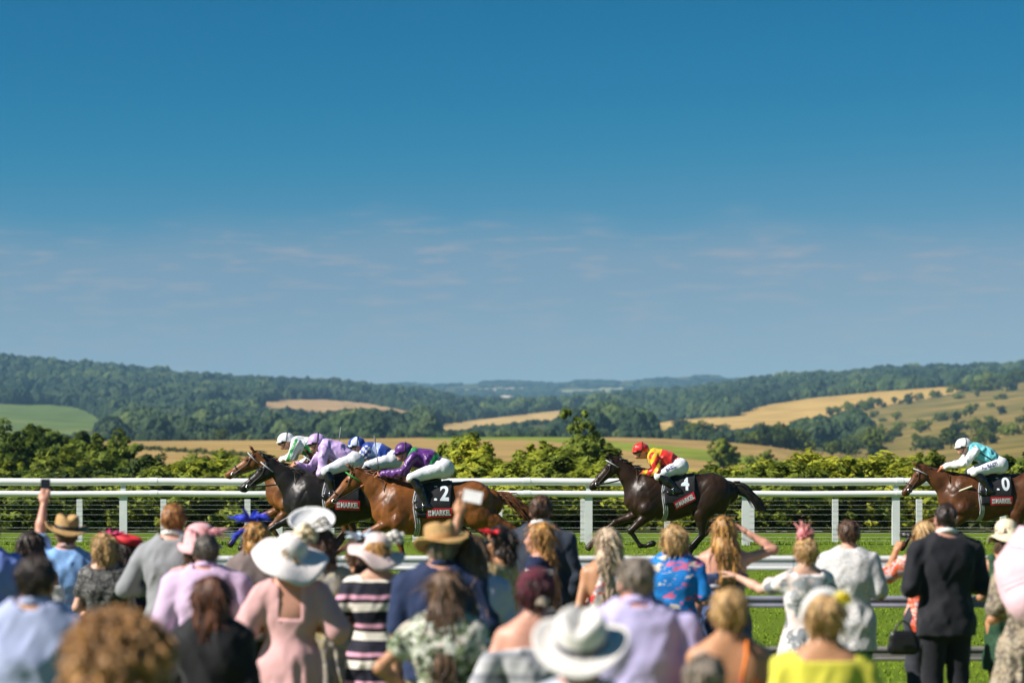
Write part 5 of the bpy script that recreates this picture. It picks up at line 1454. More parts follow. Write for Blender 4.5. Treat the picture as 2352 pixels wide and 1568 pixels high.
PEAK = {}
def jockey(key, root, H, helm, sh, pe, kn, an, ha, el, label, silks, slot, capm, breech, pants_text=None, whip=False, far_ha=None, near_ha=None, pitch=-0.10, capm2=None, glove=None):
    """crouched rider over the withers; silks: list of materials, slot(t, side, z, part) picks one"""
    base = Vector((0, 0, 1.40))
    t = empty('person', root.location + base, math.pi); tag(t, label, 'person', 'jockeys riding the racehorses')
    dz = 0.0
    J = lambda p, y=0.0: np.array((p[0], y, p[1] - 1.40))
    Yx = (0, 1, 0)
    hs_ = [near_ha or ha, far_ha or ha]
    tor = [cone(J(sh), J((np.array(sh) * .5 + np.array(pe) * .5) + (0.0, 0.03)), 0.125, 0.130, (Yx, 1.25), 0.05), cone(J((np.array(sh) * .5 + np.array(pe) * .5) + (0.0, 0.03)), J(pe), 0.130, 0.135, (Yx, 1.2), 0.05)]
    arms, forearm, thigh, shin = [], [], [], []
    hands = []
    for s, hpt in ((1, hs_[0]), (-1, hs_[1])):
        S = J(np.array(sh) + (0.03, 0.0), s * 0.175); E = J(np.array(el) + (np.array(hpt) - np.array(ha)) * 0.4, s * 0.235); Hn = J(hpt, s * 0.055)
        arms += [cone(S, E, 0.056, 0.044, None, 0.03), cone(E, E + (Hn - E) * 0.85, 0.044, 0.030, None, 0.02)]
        hands.append((Hn + (E - Hn) / np.linalg.norm(E - Hn) * 0.05, Hn - E, s))
        thigh += [cone(J(pe, s * 0.09), J(kn, s * 0.255), 0.115, 0.066, None, 0.05), ell(J(np.array(pe) + (-0.05, 0.0), s * 0.08), (0.13, 0.11, 0.135), None, 0.05)]
        kp = np.array(kn) - (0.02, 0.01)
        shin += [cone(J(kp, s * 0.258), J(kp * .6 + np.array(an) * .4 + (-0.02, 0), s * 0.275), 0.062, 0.058, None, 0.03), cone(J(kp * .6 + np.array(an) * .4 + (-0.02, 0), s * 0.275), J(an, s * 0.275), 0.058, 0.042, None, 0.03),
                 cone(J(np.array(an) + (-0.05, -0.045), s * 0.275), J(np.array(an) + (0.14, -0.075), s * 0.285), 0.040, 0.034, None, 0.03)]
    Bq = Bones(); Bq.u = 1.08; Bq.fem = False; Bq.R = rotm(pitch, 0, -math.pi / 2); Bq.piv = J(np.array(helm) + (-0.035, -0.145)); 
    hp_, subs = head_prims(Bq); hp_ = hp_[1:] + [cone(J(np.array(sh) + (0.05, 0.03)), Bq.piv + np.array((-0.01, 0, 0.02)), 0.062, 0.054, None, 0.03)]
    V, Q = skin(tor + arms + thigh + shin + hp_, 0.0145, subs)
    Vs, Qs = [V], [Q]; n = len(V)
    for wr, d, s in hands:
        V2, Q2 = hand_at('grip', wr, d, (0, -s * 0.9, -0.5), s, 1.0); Vs.append(V2); Qs.append(Q2 + n); n += len(V2)
    link('body', mesh_np('body', np.concatenate(Vs), np.concatenate(Qs)), SKIN['pink'], t)
    if glove:
        for wr, d, s in hands:
            V2, Q2 = hand_at('grip', wr, d, (0, -s * 0.9, -0.5), s, 1.08); link('glove', mesh_np('glove', V2, Q2), glove, t)
    sd = sum(ord(c) for c in key)
    # silks with cut-off at neck and below the waist
    a0, a1 = J(np.array(sh) + (np.array(sh) - np.array(pe)) * 0.16), J(pe); ax_ = a1 - a0; L2 = ax_.dot(ax_)
    def post(F_, X, Y_, Z):
        F_ = folds(F_, X, Y_, Z, 0.015, sd)
        tt = ((X - a0[0]) * ax_[0] + (Z - a0[2]) * ax_[2]) / L2
        F_ = np.maximum(F_, (tt - 0.98) * 0.4 * np.where(np.abs(Y_) < 0.2, 1, 0) + np.where(np.abs(Y_) < 0.2, 0, -1))
        return F_
    V, Q = skin(grow(tor + arms, 0.020), 0.0135, (), post)
    me = mesh_np('silks', V, Q)
    for m_ in silks: me.materials.append(m_)
    cen = V[Q].mean(1)
    tt = ((cen[:, 0] - a0[0]) * ax_[0] + (cen[:, 2] - a0[2]) * ax_[2]) / L2
    arm_d = np.min([prim_eval(p, cen[:, 0], cen[:, 1], cen[:, 2]) for p in arms], 0); tor_d = np.min([prim_eval(p, cen[:, 0], cen[:, 1], cen[:, 2]) for p in tor], 0)
    part = arm_d < tor_d - 0.004
    across = (cen[:, 0] - a0[0]) * (-ax_[2]) + (cen[:, 2] - a0[2]) * ax_[0]; across /= math.sqrt(L2)
    me.polygons.foreach_set('material_index', slot(tt, across, cen, part).astype(np.int32))
    link('silks', me, None, t)
    V, Q = skin(grow(thigh, 0.012) + grow([tor[1]], 0.006), 0.0145, (), lambda F_, X, Y_, Z: np.maximum(folds(F_, X, Y_, Z, 0.006, sd + 2), 0.86 - ((X - a0[0]) * ax_[0] + (Z - a0[2]) * ax_[2]) / L2 * np.ones(F_.shape) - np.where(np.abs(Y_) > 0.15, 1, 0) - np.where(((X - a0[0]) * ax_[0] + (Z - a0[2]) * ax_[2]) / L2 > 0.5, 0.0, 0.0)) )
    bo = link('breeches', mesh_np('breeches', V, Q), breech, t)
    if pants_text:
        tm = text_mesh(pants_text, 0.075, 0.002)
        c0 = J(np.array(pe) * 0.55 + np.array(kn) * 0.45 + (-0.02, 0.05), 0.275); dv = np.array(pe) - np.array(kn); dv /= np.linalg.norm(dv)
        for v_ in tm.vertices:
            x, y = v_.co.x, v_.co.y
            v_.co = (c0[0] + (dv[0] * x + dv[1] * y), c0[1] - 0.10 * (dv[0] * x * -1.0) - abs(y) * 0.1, c0[2] + (dv[1] * x - dv[0] * y) * 1.0)
        tm.update()
        # laid onto the cloth by the nearest surface point
        bm_ = bo.data; from mathutils.bvhtree import BVHTree
        tree = BVHTree.FromPolygons([v_.co.copy() for v_ in bm_.vertices], [tuple(p.vertices) for p in bm_.polygons])
        for v_ in tm.vertices:
            hit = tree.ray_cast(Vector((v_.co.x, 0.9, v_.co.z)), Vector((0, -1, 0)))
            if hit[0] is not None: v_.co.y = hit[0].y + 0.004
        link('lettering', tm, mat('pants_navy', (0.02, 0.03, 0.16), 0.6), bo)
    for q3 in (shin[:3], shin[3:]):
        V, Q = skin(grow(q3, 0.008), 0.0145, (), lambda F_, X, Y_, Z: folds(F_, X, Y_, Z, 0.004, sd + 4))
        link('boot', mesh_np('boot', V, Q), mat('boot_leather', (0.010, 0.010, 0.012), 0.22, 0.2, coat=0.3), t)
    for s in (-1, 1):
        m = MB(); c0 = J(np.array(an) + (0.06, -0.10), s * 0.28)
        m.tube([c0 + np.array((0, math.cos(a) * 0.055, 0.055 + math.sin(a) * 0.07)) for a in np.linspace(0, 2 * math.pi, 14)[:-1]], 0.008, 5, True); m.build('stirrup_iron', steel, t)
    # cap with peak, chin strap, goggles
    Hq = lambda x, y, z: head_pt(Bq, (x, y, z))
    V, Q = skin([ell(Hq(0, -0.005, 0.130), np.array((0.104, 0.132, 0.108)) * 1.08, Bq.R, 0.03)], 0.009, (), lambda F_, X, Y_, Z: np.maximum(folds(F_, X, Y_, Z, 0.003, sd), -((Bq.R.T[2, 0] * (X - Bq.piv[0]) + Bq.R.T[2, 1] * (Y_ - Bq.piv[1]) + Bq.R.T[2, 2] * (Z - Bq.piv[2])) - 0.105 + 0.15 * (Bq.R.T[1, 0] * (X - Bq.piv[0]) + Bq.R.T[1, 2] * (Z - Bq.piv[2])) * -1)))
    me = mesh_np('helmet', V, Q); me.materials.append(capm)
    if capm2:
        me.materials.append(capm2); cen = V[Q].mean(1) - Hq(0, -0.005, 0.130)
        me.polygons.foreach_set('material_index', ((np.sin(np.arctan2(cen[:, 1], cen[:, 0]) * 3 + 0.6) * 0.09 + cen[:, 2] * 0.5 > 0.03)).astype(np.int32))
    hel = link('helmet', me, None, t)
    V = []; Q = []
    for i in range(9):
        a = math.radians(-62 + 124 * i / 8)
        for j in range(3):
            r = 1.0 + 0.24 * j / 2 * math.cos(a * 0.9)
            V.append(Hq(0.104 * r * math.sin(a), -0.005 + 0.130 * r * math.cos(a), 0.118 - 0.028 * j / 2))
    for i in range(8):
        for j in range(2): Q.append((i * 3 + j, (i + 1) * 3 + j, (i + 1) * 3 + j + 1, i * 3 + j + 1))
    solid(link('peak', mesh_np('peak', np.array(V), np.array(Q)), capm, hel), 0.008)
    m = MB(); m.tube([Hq(0.094 * math.sin(a), -0.005 + 0.118 * math.cos(a), 0.084) for a in np.linspace(math.radians(-95), math.radians(95), 11)], [0.012, 0.014, 0.019, 0.026, 0.027, 0.021, 0.027, 0.026, 0.019, 0.014, 0.012], 8)
    m.build('goggles', EYE_DARK, t)
    m = MB(); m.tube([Hq(0.108 * s_ * math.cos(a), -0.02 - 0.02 * math.sin(a), 0.12 + 0.118 * math.sin(a)) for s_ in (1,) for a in np.linspace(-0.2, math.pi + 0.2, 16)], 0.007, 5)
    m.tube([Hq(0.088, -0.01, 0.11), Hq(0.066, 0.03, 0.02), Hq(0, 0.06, -0.022), Hq(-0.066, 0.03, 0.02), Hq(-0.088, -0.01, 0.11)], 0.006, 5)
    m.build('chin_strap', ribbon_black, t)
    # reins run from the bit to the hands: tack of the horse
    for (wr, d, s) in hands:
        hnd = wr + d / np.linalg.norm(d) * 0.06 + np.array((0, 0, 1.40)); bit = H['hp'](0.80, 0.11, s * 0.065)
        m1, m2 = hnd + (bit - hnd) * 0.42, hnd + (bit - hnd) * 0.5
        sag = np.array((0, 0, -0.02))
        m = MB(); m.tube([hnd, (hnd + m1) / 2 + sag, m1 + sag], [0.021, 0.021, 0.019], 6); m.build('rein_grip', rein_rubber, root)
        m = MB(); m.tube([m1 + sag, (m2 + bit) / 2 + sag, bit], 0.012, 6); m.build('rein', leather, root)
    if whip:
        wr, d, s = hands[0]; h0 = wr + d / np.linalg.norm(d) * 0.07
        m = MB(); dirv = np.array(whip, float); dirv /= np.linalg.norm(dirv)
        w_ = empty('whip', t.location, math.pi); tag(w_, whip_label[key], 'whip')
        m.tube([h0 - dirv * 0.10, h0, h0 + dirv * 0.15], [0.010, 0.010, 0.008], 6); m.build('handle', leather, w_)
        m = MB(); m.tube([h0 + dirv * 0.15, h0 + dirv * 0.40, h0 + dirv * 0.58], [0.008, 0.007, 0.014], 6); m.build('shaft', mat('whip_grey', (0.25, 0.25, 0.26), 0.4), w_)
    return t
ribbon_black = mat('strap_black', (0.012, 0.012, 0.015), 0.5, 0.1)
whip_label = {'purple': 'short whip in the hand of the purple and green jockey', 'lilac': 'long grey whip carried by the lilac jockey', 'blue': 'whip tip raised behind the blue jockey'}
def silk(name, c): return mat('silk_' + name, c, 0.38, 0.10, 9, 0.35, 22, spec=0.5, sheen=0.2)
S_red, S_yel, S_pur, S_grn = silk('red', (0.60, 0.018, 0.012)), silk('yellow', (0.78, 0.50, 0.01)), silk('purple', (0.085, 0.010, 0.17)), silk('green', (0.005, 0.22, 0.05))
S_lil, S_wht, S_blu, S_pal, S_tur, S_blk = silk('lilac', (0.52, 0.36, 0.70)), silk('white', (0.76, 0.76, 0.80)), silk('royal', (0.015, 0.05, 0.32)), silk('pale_blue', (0.42, 0.52, 0.82)), silk('turquoise', (0.14, 0.55, 0.62)), silk('black', (0.012, 0.012, 0.015))
breech = fabric('breeches_white', [(0.74, 0.75, 0.80)], bump=0.35)
Z0 = lambda tt, ac, cen, part: np.zeros(len(tt))

# the dark bay on its own, number 4
hz, H = racehorse('dark_bay', 1538.4, 42.0, 0.0, p5(78, 597), p5(350, 262), GATHER, (0.026, 0.013, 0.007), (0.010, 0.008, 0.007), hair_black, 'nearly black bay horse number 4 galloping alone with folded foreleg', '4', 0.42, 3, mane_wild=0.5)
jockey('red', hz, H, p5(655, 170), p5(835, 262), p5(1085, 372), p5(862, 478), p5(1062, 612), p5(690, 448), p5(850, 430), 'jockey in red and yellow silks with red cap', [S_red, S_yel],
       lambda tt, ac, cen, part: ((~part & (tt < 0.26)) | (part & (np.sin(cen[:, 0] * 38 + cen[:, 2] * 22) > 0.25))).astype(int), silk('cap_red', (0.60, 0.02, 0.014)), breech, 'BASIL', glove=mat('glove_grey', (0.05, 0.05, 0.055), 0.6))
# right-hand bay, number 10
def p6(zx, zy): return ((1376 - zx) * 0.0011837, (1968 - zy) * 0.0011837)
hz, H = racehorse('red_bay', 2260.8, 42.0, 0.0, p6(150, 945), p6(418, 545), GATHER, (0.092, 0.034, 0.013), (0.016, 0.011, 0.009), hair_black, 'reddish bay horse number 10 cut off by the right edge', '10', 0.04, 8, breast=fabric('breast_webbing', [(0.62, 0.58, 0.40)]), mane_wild=0.2)
jockey('turquoise', hz, H, p6(1052, 235), p6(1235, 335), p6(1555, 545), p6(1195, 650), p6(1400, 885), p6(770, 570), p6(1060, 515), 'jockey in turquoise silks with white sleeves and white cap', [S_tur, S_wht, S_blk],
       lambda tt, ac, cen, part: np.where(part, 1, np.where((np.abs(ac + 0.01) < 0.012) & (tt > 0.25), 2, 0)), silk('cap_white', (0.78, 0.78, 0.82)), breech, 'AL BASTI')
# the leading group
def pk(zx, zy, x0, z0, k): return ((x0 - zx) * k, (z0 - zy) * k)
pb = lambda a, b: pk(a, b, 1248, 1791, 0.00135)
hz, H = racehorse('bay', 719.1, 40.8, 0.12, tuple(np.array(pb(138, 632)) - (0, 0.12)), tuple(np.array(pb(520, 345)) - (0, 0.12)), GATHER, (0.17, 0.064, 0.018), (0.02, 0.012, 0.009), hair_black, 'bright bay horse leading on the far side of the group', None, 0, 5, breast=fabric('breast_webbing', [(0.62, 0.58, 0.40)]))
jockey('white', hz, H, pb(890, 200), pb(1070, 262), (-0.20, 1.88), (0.16, 1.72), (-0.04, 1.42), pb(845, 455), pb(1000, 420), 'jockey in white silks with green panels and white cap', [S_wht, S_grn],
       lambda tt, ac, cen, part: np.where(part, (np.abs(tt - 0.05) < 0.05), (tt > 0.35) & (tt < 0.75)).astype(int), silk('cap_white', (0.78, 0.78, 0.82)), breech)
pn = lambda a, b: pk(a, b, 2022, 1842, 0.001311)
hz, H = racehorse('brown', 861.2, 39.66, 0.08, (1.46, 1.38), tuple(np.array(pn(1215, 372)) - (0, 0.08)), EXTEND, (0.06, 0.022, 0.009), (0.014, 0.010, 0.008), hair_black, 'brown horse hidden between the black horse and the chestnut', None, 0, 6)
jockey('blue', hz, H, pn(1772, 250), pn(1945, 345), pn(2225, 455), (0.16, 1.70), (-0.04, 1.40), (0.62, 1.78), (0.30, 1.76), 'jockey in royal blue and pale blue silks with blue and white cap', [S_blu, S_pal, S_wht],
       lambda tt, ac, cen, part: np.where(part, np.where(np.sin(cen[:, 0] * 60) * np.sin(cen[:, 2] * 60) > 0.1, 2, 0), np.where((tt > 0.22) & (tt < 0.48), 1, 0)), silk('cap_pale', (0.60, 0.68, 0.90)), breech, whip=(-0.15, 0, 1.0), capm2=S_blu)
pl = lambda a, b: pk(a, b, 1505, 1932, 0.001249)
hz, H = racehorse('black', 766.3, 37.8, 0.07, tuple(np.array(pl(315, 800)) - (0, 0.07)), tuple(np.array(pl(685, 448)) - (0, 0.07)), EXTEND, (0.013, 0.011, 0.0105), (0.010, 0.009, 0.009), hair_black, 'glossy black horse between the bay and the chestnut', '3', 0.0, 7, mane_wild=0.1)
jockey('lilac', hz, H, pl(1272, 210), pl(1420, 305), pl(1730, 470), pl(1415, 600), pl(1520, 860), pl(1030, 520), pl(1200, 570), 'jockey in plain lilac silks with lilac cap', [S_lil], Z0, silk('cap_lilac', (0.52, 0.36, 0.70)), breech, whip=(0.35, 0.1, -1.0), near_ha=pl(1420, 660), far_ha=pl(1020, 515))
hz, H = racehorse('chestnut', 973.9, 36.5, 0.0, p2(92, 690), p2(388, 338), EXTEND, (0.175, 0.062, 0.016), (0.14, 0.048, 0.013), hair_chest, 'chestnut horse number 12 nearest in the leading group', '12', 0.05, 9, shadow_roll=None, mane_wild=0.8, tailup=0.06)
jockey('purple', hz, H, p2(878, 152), p2(1010, 222), p2(1272, 345), p2(975, 430), p2(1130, 690), p2(660, 395), p2(880, 385), 'jockey in purple silks with green band and purple cap', [S_pur, S_grn],
       lambda tt, ac, cen, part: (~part & (((tt > 0.62) & (tt < 0.80)) | (tt < 0.10))).astype(int), silk('cap_purple', (0.085, 0.010, 0.17)), breech, whip=(0.12, 0.05, 1.0))
# ------------------------------------------------------------------ the crowd along the rail
FB = fabric
def shirt(m, **k): d = dict(mat=m, name='shirt', sleeve=1.0, hem=0.86, folds=0.010); d.update(k); return d
def dress(m, **k): d = dict(mat=m, name='dress', sleeve=0.0, hem=0.50, flare=0.07, pleat=0.07, neck=1.50, nr=0.13); d.update(k); return d
def jacket(m, **k): d = dict(mat=m, name='jacket', sleeve=0.97, hem=0.80, ease=0.020, folds=0.010, neck=1.535, flare=0.012); d.update(k); return d
def trs(m, **k): d = dict(mat=m); d.update(k); return d
cream = FB('cloth_cream', [(0.62, 0.55, 0.42)]); black = FB('cloth_black', [(0.012, 0.012, 0.016)]); navy = FB('cloth_navy', [(0.012, 0.022, 0.06)])
white = FB('cloth_white', [(0.78, 0.77, 0.75)]); beige = FB('cloth_beige', [(0.46, 0.37, 0.25)]); charcoal = FB('cloth_charcoal', [(0.03, 0.034, 0.045)])
denim = FB('cloth_denim', [(0.035, 0.06, 0.14)])
straw = mat('straw_plait', (0.52, 0.32, 0.12), 0.6, 0.25, 60, 0.5, 120, stretch=(1, 1, 3))
pale_straw = mat('pale_straw', (0.76, 0.73, 0.69), 0.6, 0.1, 60, 0.35, 130, stretch=(1, 1, 3))
ivory = mat('ivory_straw', (0.80, 0.75, 0.74), 0.6, 0.1, 60, 0.3, 120)
blush = mat('blush_sisal', (0.76, 0.60, 0.57), 0.6, 0.1, 50, 0.3, 120)
ribbon = mat('black_ribbon', (0.012, 0.012, 0.016), 0.5, 0.1)
navy_ribbon = mat('navy_ribbon', (0.018, 0.024, 0.06), 0.5, 0.1)

# --- front row, from the left edge of the view
person('l0', -30, 1188, 1.78, 'man in a periwinkle blue shirt cut off by the left edge', shirt(FB('cloth_periwinkle', [(0.16, 0.24, 0.62)])), trs(navy), 'short', 'brown', 'pink', False, 0.15, arms=('bent', 'bent'))
person('l1', 72, 1227, 1.64, 'dark-haired woman in a white top half hidden behind the man in blue-grey shirt', dict(mat=white, name='top', sleeve=0.4, hem=0.9, strap='off'), trs(navy), 'bob', 'dark', 'tan', True, -0.1, arms=('wide', 'bent'))
B = person('hatphone', 153, 1198, 1.70, 'man in sky-blue short-sleeved shirt and straw hat holding a phone up high', shirt(FB('cloth_sky_check', [(0.22, 0.42, 0.78), (0.30, 0.50, 0.82), (0.18, 0.36, 0.72)], 'print', 60), sleeve=0.4, hem=0.80), trs(beige), 'short', 'mid', 'pink', False, 0.12, arms=('phone', 'behind'), collar=FB('cloth_red_white', [(0.7, 0.68, 0.66), (0.45, 0.05, 0.06)], 'print', 50))
felt_hat(B.obj, B, straw, ribbon, brim=0.175, sweep=0.035, tilt=(0.12, 0.10, 0.2), wav=0.008, sd=2)
B = person('blob', 243, 1231, 1.60, 'blonde bobbed woman in black flecked dress with magenta feather headpiece', dress(FB('cloth_black_fleck', [(0.012, 0.012, 0.015), (0.02, 0.02, 0.022), (0.015, 0.015, 0.016), (0.34, 0.34, 0.33)], 'print', 46, stretch=(1, 1, 2.4)), sleeve=0.25, hem=0.45), None, 'bob', 'blonde', 'fair', True, -0.05, arms=('bent', 'bent'))
plume(B.obj, B, mat('magenta_feather', (0.62, 0.02, 0.16), 0.6, 0.2), 26, (0.05, -0.01, 0.20), 0.8, 0.115, 0.010, 4)
B = person('redbox', 290, 1243, 1.54, 'dark-haired woman wearing a flat red hat beyond the blonde in black', dress(navy, sleeve=0.5), None, 'bob', 'dark', 'fair', True, 0.1)
V, Q = revolve([(0.001, 0.05), (0.085, 0.052), (0.094, 0.044), (0.096, 0.0), (0.088, -0.004)], 32)
c = head_pt(B, (0.02, -0.01, 0.19)); V = c + V * (1.15, 1.15, 1.0) @ rotm(0.12, 0.22, 0).T
solid(link('hat', mesh_np('hat', V, Q), mat('red_felt', (0.62, 0.018, 0.03), 0.7, 0.1), B.obj))
B = person('ginger', 399, 1160, 1.86, 'tall ginger man in a pale grey suit jacket with elbow out', jacket(FB('cloth_pale_grey', [(0.27, 0.28, 0.30)], rough=0.8)), trs(FB('cloth_pale_grey', [(0.27, 0.28, 0.30)])), 'short', 'ginger', 'pink', False, -0.15, arms=('wide', 'bent'), wide=1.02, collar=white)
B = person('pinkhat', 460, 1226, 1.66, 'woman in a frothy pale pink feathered hat beside the ginger man', dress(FB('cloth_rose', [(0.62, 0.34, 0.36)]), sleeve=0.4), None, 'bob', 'brown', 'fair', True, 0.0)
felt_hat(B.obj, B, FB('pale_pink_sinamay', [(0.78, 0.42, 0.44)]), None, brim=0.172, crown_h=0.165, crown_r=0.125, wav=0.012, sd=6, pinch=False, droop=0.04, off=(0, 0, -0.02))
plume(B.obj, B, mat('pink_feather', (0.76, 0.36, 0.40), 0.6, 0.2), 60, (0.06, -0.05, 0.21), 1.0, 0.16, 0.014, 9, up=0.6, curl=1.0)
B = person('pinkshirt', 474, 1231, 1.70, 'dark grey-haired man in a pale lilac-pink shirt', shirt(FB('cloth_lilac_pink', [(0.66, 0.48, 0.70)]), ease=0.022, loose=0.008, hem=0.80, folds=0.009), trs(charcoal), 'short', 'darkgrey', 'pink', False, 0.0, arms=('bent', 'bent'), wide=1.10, collar=FB('cloth_lilac_pink', [(0.66, 0.48, 0.70)]))
B = person('bluefasc', 590, 1204, 1.68, 'light brown-haired woman in taupe top and royal blue feather headpiece', dict(mat=FB('cloth_taupe', [(0.20, 0.155, 0.15)]), name='top', sleeve=0.5, hem=0.8), trs(black), 'wavy', 'gold', 'pink', True, 0.05, arms=('bent', 'bent'), wide=1.1, collar=FB('cloth_yellow_pale', [(0.70, 0.58, 0.20)]))
plume(B.obj, B, mat('royal_blue_feather', (0.012, 0.035, 0.52), 0.55, 0.25), 34, (-0.04, 0.02, 0.22), 0.9, 0.20, 0.020, 12, up=0.8)
plume(B.obj, B, mat('royal_blue_feather', (0.012, 0.035, 0.52), 0.55, 0.25), 14, (-0.11, 0.02, 0.16), 0.6, 0.22, 0.012, 13, up=-0.6, curl=-0.2)
B = person('dischat', 738, 1222, 1.70, 'woman wearing a white upturned saucer hat, partly hidden by the pink dress', dress(FB('cloth_cream_grey', [(0.46, 0.42, 0.34), (0.34, 0.33, 0.32), (0.55, 0.47, 0.22), (0.50, 0.46, 0.40)], 'print', 22, stretch=(1, 1, 1.6)), hem=0.44, sleeve=0.3, flare=0.1), None, 'bob', 'brown', 'tan', True, 0.15, arms=('bent', 'bent'))
V, Q = revolve([(0.001, 0.0), (0.05, 0.002), (0.10, 0.012), (0.145, 0.03), (0.165, 0.05)], 40)
c = head_pt(B, (-0.07, 0.0, 0.255)); V = c + (V * (0.98, 0.85, 1.0)) @ rotm(0.62, -0.15, 0.2).T
dh = solid(link('hat', mesh_np('hat', V, Q), mat('white_sinamay', (0.80, 0.80, 0.80), 0.55, 0.06, 40, 0.3, 160), B.obj), 0.004)
bloom(B.obj, B, mat('white_silk', (0.80, 0.78, 0.74), 0.6, 0.08), (0.0, 0.0, 0.245), 0.085, 3)
B = person('greyfeather', 826, 1238, 1.64, 'brown-haired woman with pale blue-grey feather headpiece beside the blush hat', dress(FB('cloth_floral_grey', [(0.30, 0.31, 0.34), (0.46, 0.44, 0.36), (0.40, 0.36, 0.18), (0.36, 0.38, 0.42)], 'print', 26), sleeve=0.0), None, 'long', 'brown', 'tan', True, 0.9, arms=('bent', 'bent'))
plume(B.obj, B, mat('bluegrey_feather', (0.42, 0.50, 0.60), 0.6, 0.15), 40, (0.0, -0.01, 0.20), 1.0, 0.14, 0.018, 21, up=0.7)
B = person('blushhat', 866, 1241, 1.66, 'woman in a floppy blush hat and black, white and pink striped dress', dress(FB('cloth_multi_stripe', [(0.015, 0.016, 0.03), (0.015, 0.016, 0.03), (0.74, 0.70, 0.62), (0.74, 0.70, 0.62), (0.03, 0.02, 0.03), (0.66, 0.34, 0.46), (0.02, 0.02, 0.035)], 'stripes', 5.2), sleeve=0.28, hem=0.42, flare=0.04, pleat=0.03), None, 'updo', 'gold', 'fair', True, 0.1, arms=('wide', 'bent'), wide=1.06)
felt_hat(B.obj, B, blush, None, brim=0.205, crown_h=0.125, crown_r=0.10, wav=0.02, sd=8, pinch=False, droop=0.045, tilt=(0.2, 0.22, 0.0), off=(0, 0, -0.01))
bloom(B.obj, B, mat('white_silk', (0.80, 0.78, 0.74), 0.6, 0.08), (0.12, 0.0, 0.20), 0.075, 30)
B = person('navyman', 1014, 1222, 1.76, 'broad man in dark navy shirt and golden straw hat', shirt(FB('cloth_ink_navy', [(0.014, 0.028, 0.085)]), sleeve=0.46, ease=0.022, hem=0.84, folds=0.008), trs(beige), 'short', 'grey', 'pink', False, 0.0, arms=('down', 'bent'), wide=1.14, collar=FB('cloth_ink_navy', [(0.014, 0.028, 0.085)]))
felt_hat(B.obj, B, straw, FB('cloth_straw_band', [(0.40, 0.20, 0.07)]), brim=0.165, sweep=0.04, tilt=(-0.22, -0.1, 0.5), sd=14, scale=1.02)
B = person('paperarm', 1088, 1236, 1.72, 'woman in a pale lavender blouse raising a white card overhead', dict(mat=FB('cloth_lavender_white', [(0.52, 0.48, 0.62)]), name='top', sleeve=0.35, hem=0.84), trs(cream), 'long', 'mid', 'tan', True, 0.05, arms=(((-0.02, 0.10, 0.235), (-0.055, 0.06, 0.235), 'grip', (0, 1, 0)), 'down'))
B = person('redfasc', 1146, 1213, 1.70, 'woman in sunglasses and red headpiece looking up towards the racing', dress(FB('cloth_olive_floral', [(0.42, 0.36, 0.16), (0.30, 0.28, 0.18), (0.52, 0.42, 0.16), (0.20, 0.20, 0.14), (0.48, 0.30, 0.16)], 'print', 24), sleeve=0.35, hem=0.46), None, 'wavy', 'dark', 'tan', True, 1.25, head=(0.12, 0, 0.35), arms=('bent', 'bent'), face_parts=True)
plume(B.obj, B, mat('scarlet_feather', (0.66, 0.015, 0.03), 0.55, 0.2), 30, (-0.05, 0.07, 0.16), 0.9, 0.10, 0.014, 15, up=0.5)
V, Q = skin([ell(head_pt(B, (s_ * 0.033, 0.100, 0.092)), np.array((0.030, 0.012, 0.023)) * B.u, B.R, 0.008) for s_ in (-1, 1)] + [cone(head_pt(B, (s_ * 0.06, 0.09, 0.098)), head_pt(B, (s_ * 0.082, 0.0, 0.098)), 0.005, 0.004, None, 0.006) for s_ in (-1, 1)], 0.005)
link('sunglasses', mesh_np('sunglasses', V, Q), EYE_DARK, B.obj)
B = person('tallsuit', 1243, 1141, 1.88, 'tall brown-haired man in dark slate suit jacket in front of the golden-haired woman', jacket(FB('cloth_slate', [(0.030, 0.040, 0.062)])), trs(FB('cloth_slate', [(0.030, 0.040, 0.062)])), 'short', 'brown', 'pink', False, -0.12, arms=('bent', 'down'), wide=1.05, collar=white)
B = person('goldprofile', 1238, 1206, 1.69, 'smiling golden-haired woman in navy and white dress seen in profile', dress(FB('cloth_navy_bold', [(0.012, 0.02, 0.06), (0.74, 0.73, 0.70), (0.012, 0.02, 0.06)], 'stripes', 7.0), sleeve=0.28, hem=0.5), None, 'long', 'gold', 'pink', True, 1.35, head=(0.05, 0, 0.0), arms=('bent', 'bent'), face_parts=True)
B = person('platinum', 1396, 1217, 1.67, 'woman with long straight platinum hair and red and white dress', dress(FB('cloth_red_white_print', [(0.72, 0.68, 0.64), (0.62, 0.05, 0.05), (0.70, 0.62, 0.56), (0.30, 0.30, 0.34), (0.70, 0.68, 0.66)], 'print', 14), strap='halter', hem=0.5), None, 'long', 'pale', 'tan', True, 0.2, arms=('bent', 'wide'))
B = person('bluefloral', 1550, 1211, 1.66, 'blonde bobbed woman in a bright blue floral blouse', dict(mat=FB('cloth_blue_floral', [(0.012, 0.20, 0.62), (0.012, 0.22, 0.66), (0.01, 0.17, 0.55), (0.012, 0.21, 0.62), (0.02, 0.24, 0.66), (0.01, 0.19, 0.58), (0.012, 0.23, 0.64), (0.60, 0.14, 0.28), (0.70, 0.62, 0.52)], 'print', 15, stretch=(1, 1, 1.8)), name='blouse', sleeve=0.42, hem=0.84, ease=0.02), trs(denim), 'bob', 'blonde', 'pink', True, -0.15, arms=('bent', 'bent'), wide=1.06)
B = person('shading', 1664, 1190, 1.72, 'long-haired blonde in strapless denim dress shading her eyes with one hand', dress(denim, strap='tube', hem=0.48, flare=0.05), None, 'long', 'gold', 'pink', True, 0.05, arms=('down', 'shade'))
m = MB()
for k in range(24):
    a = 2 * math.pi * k / 24
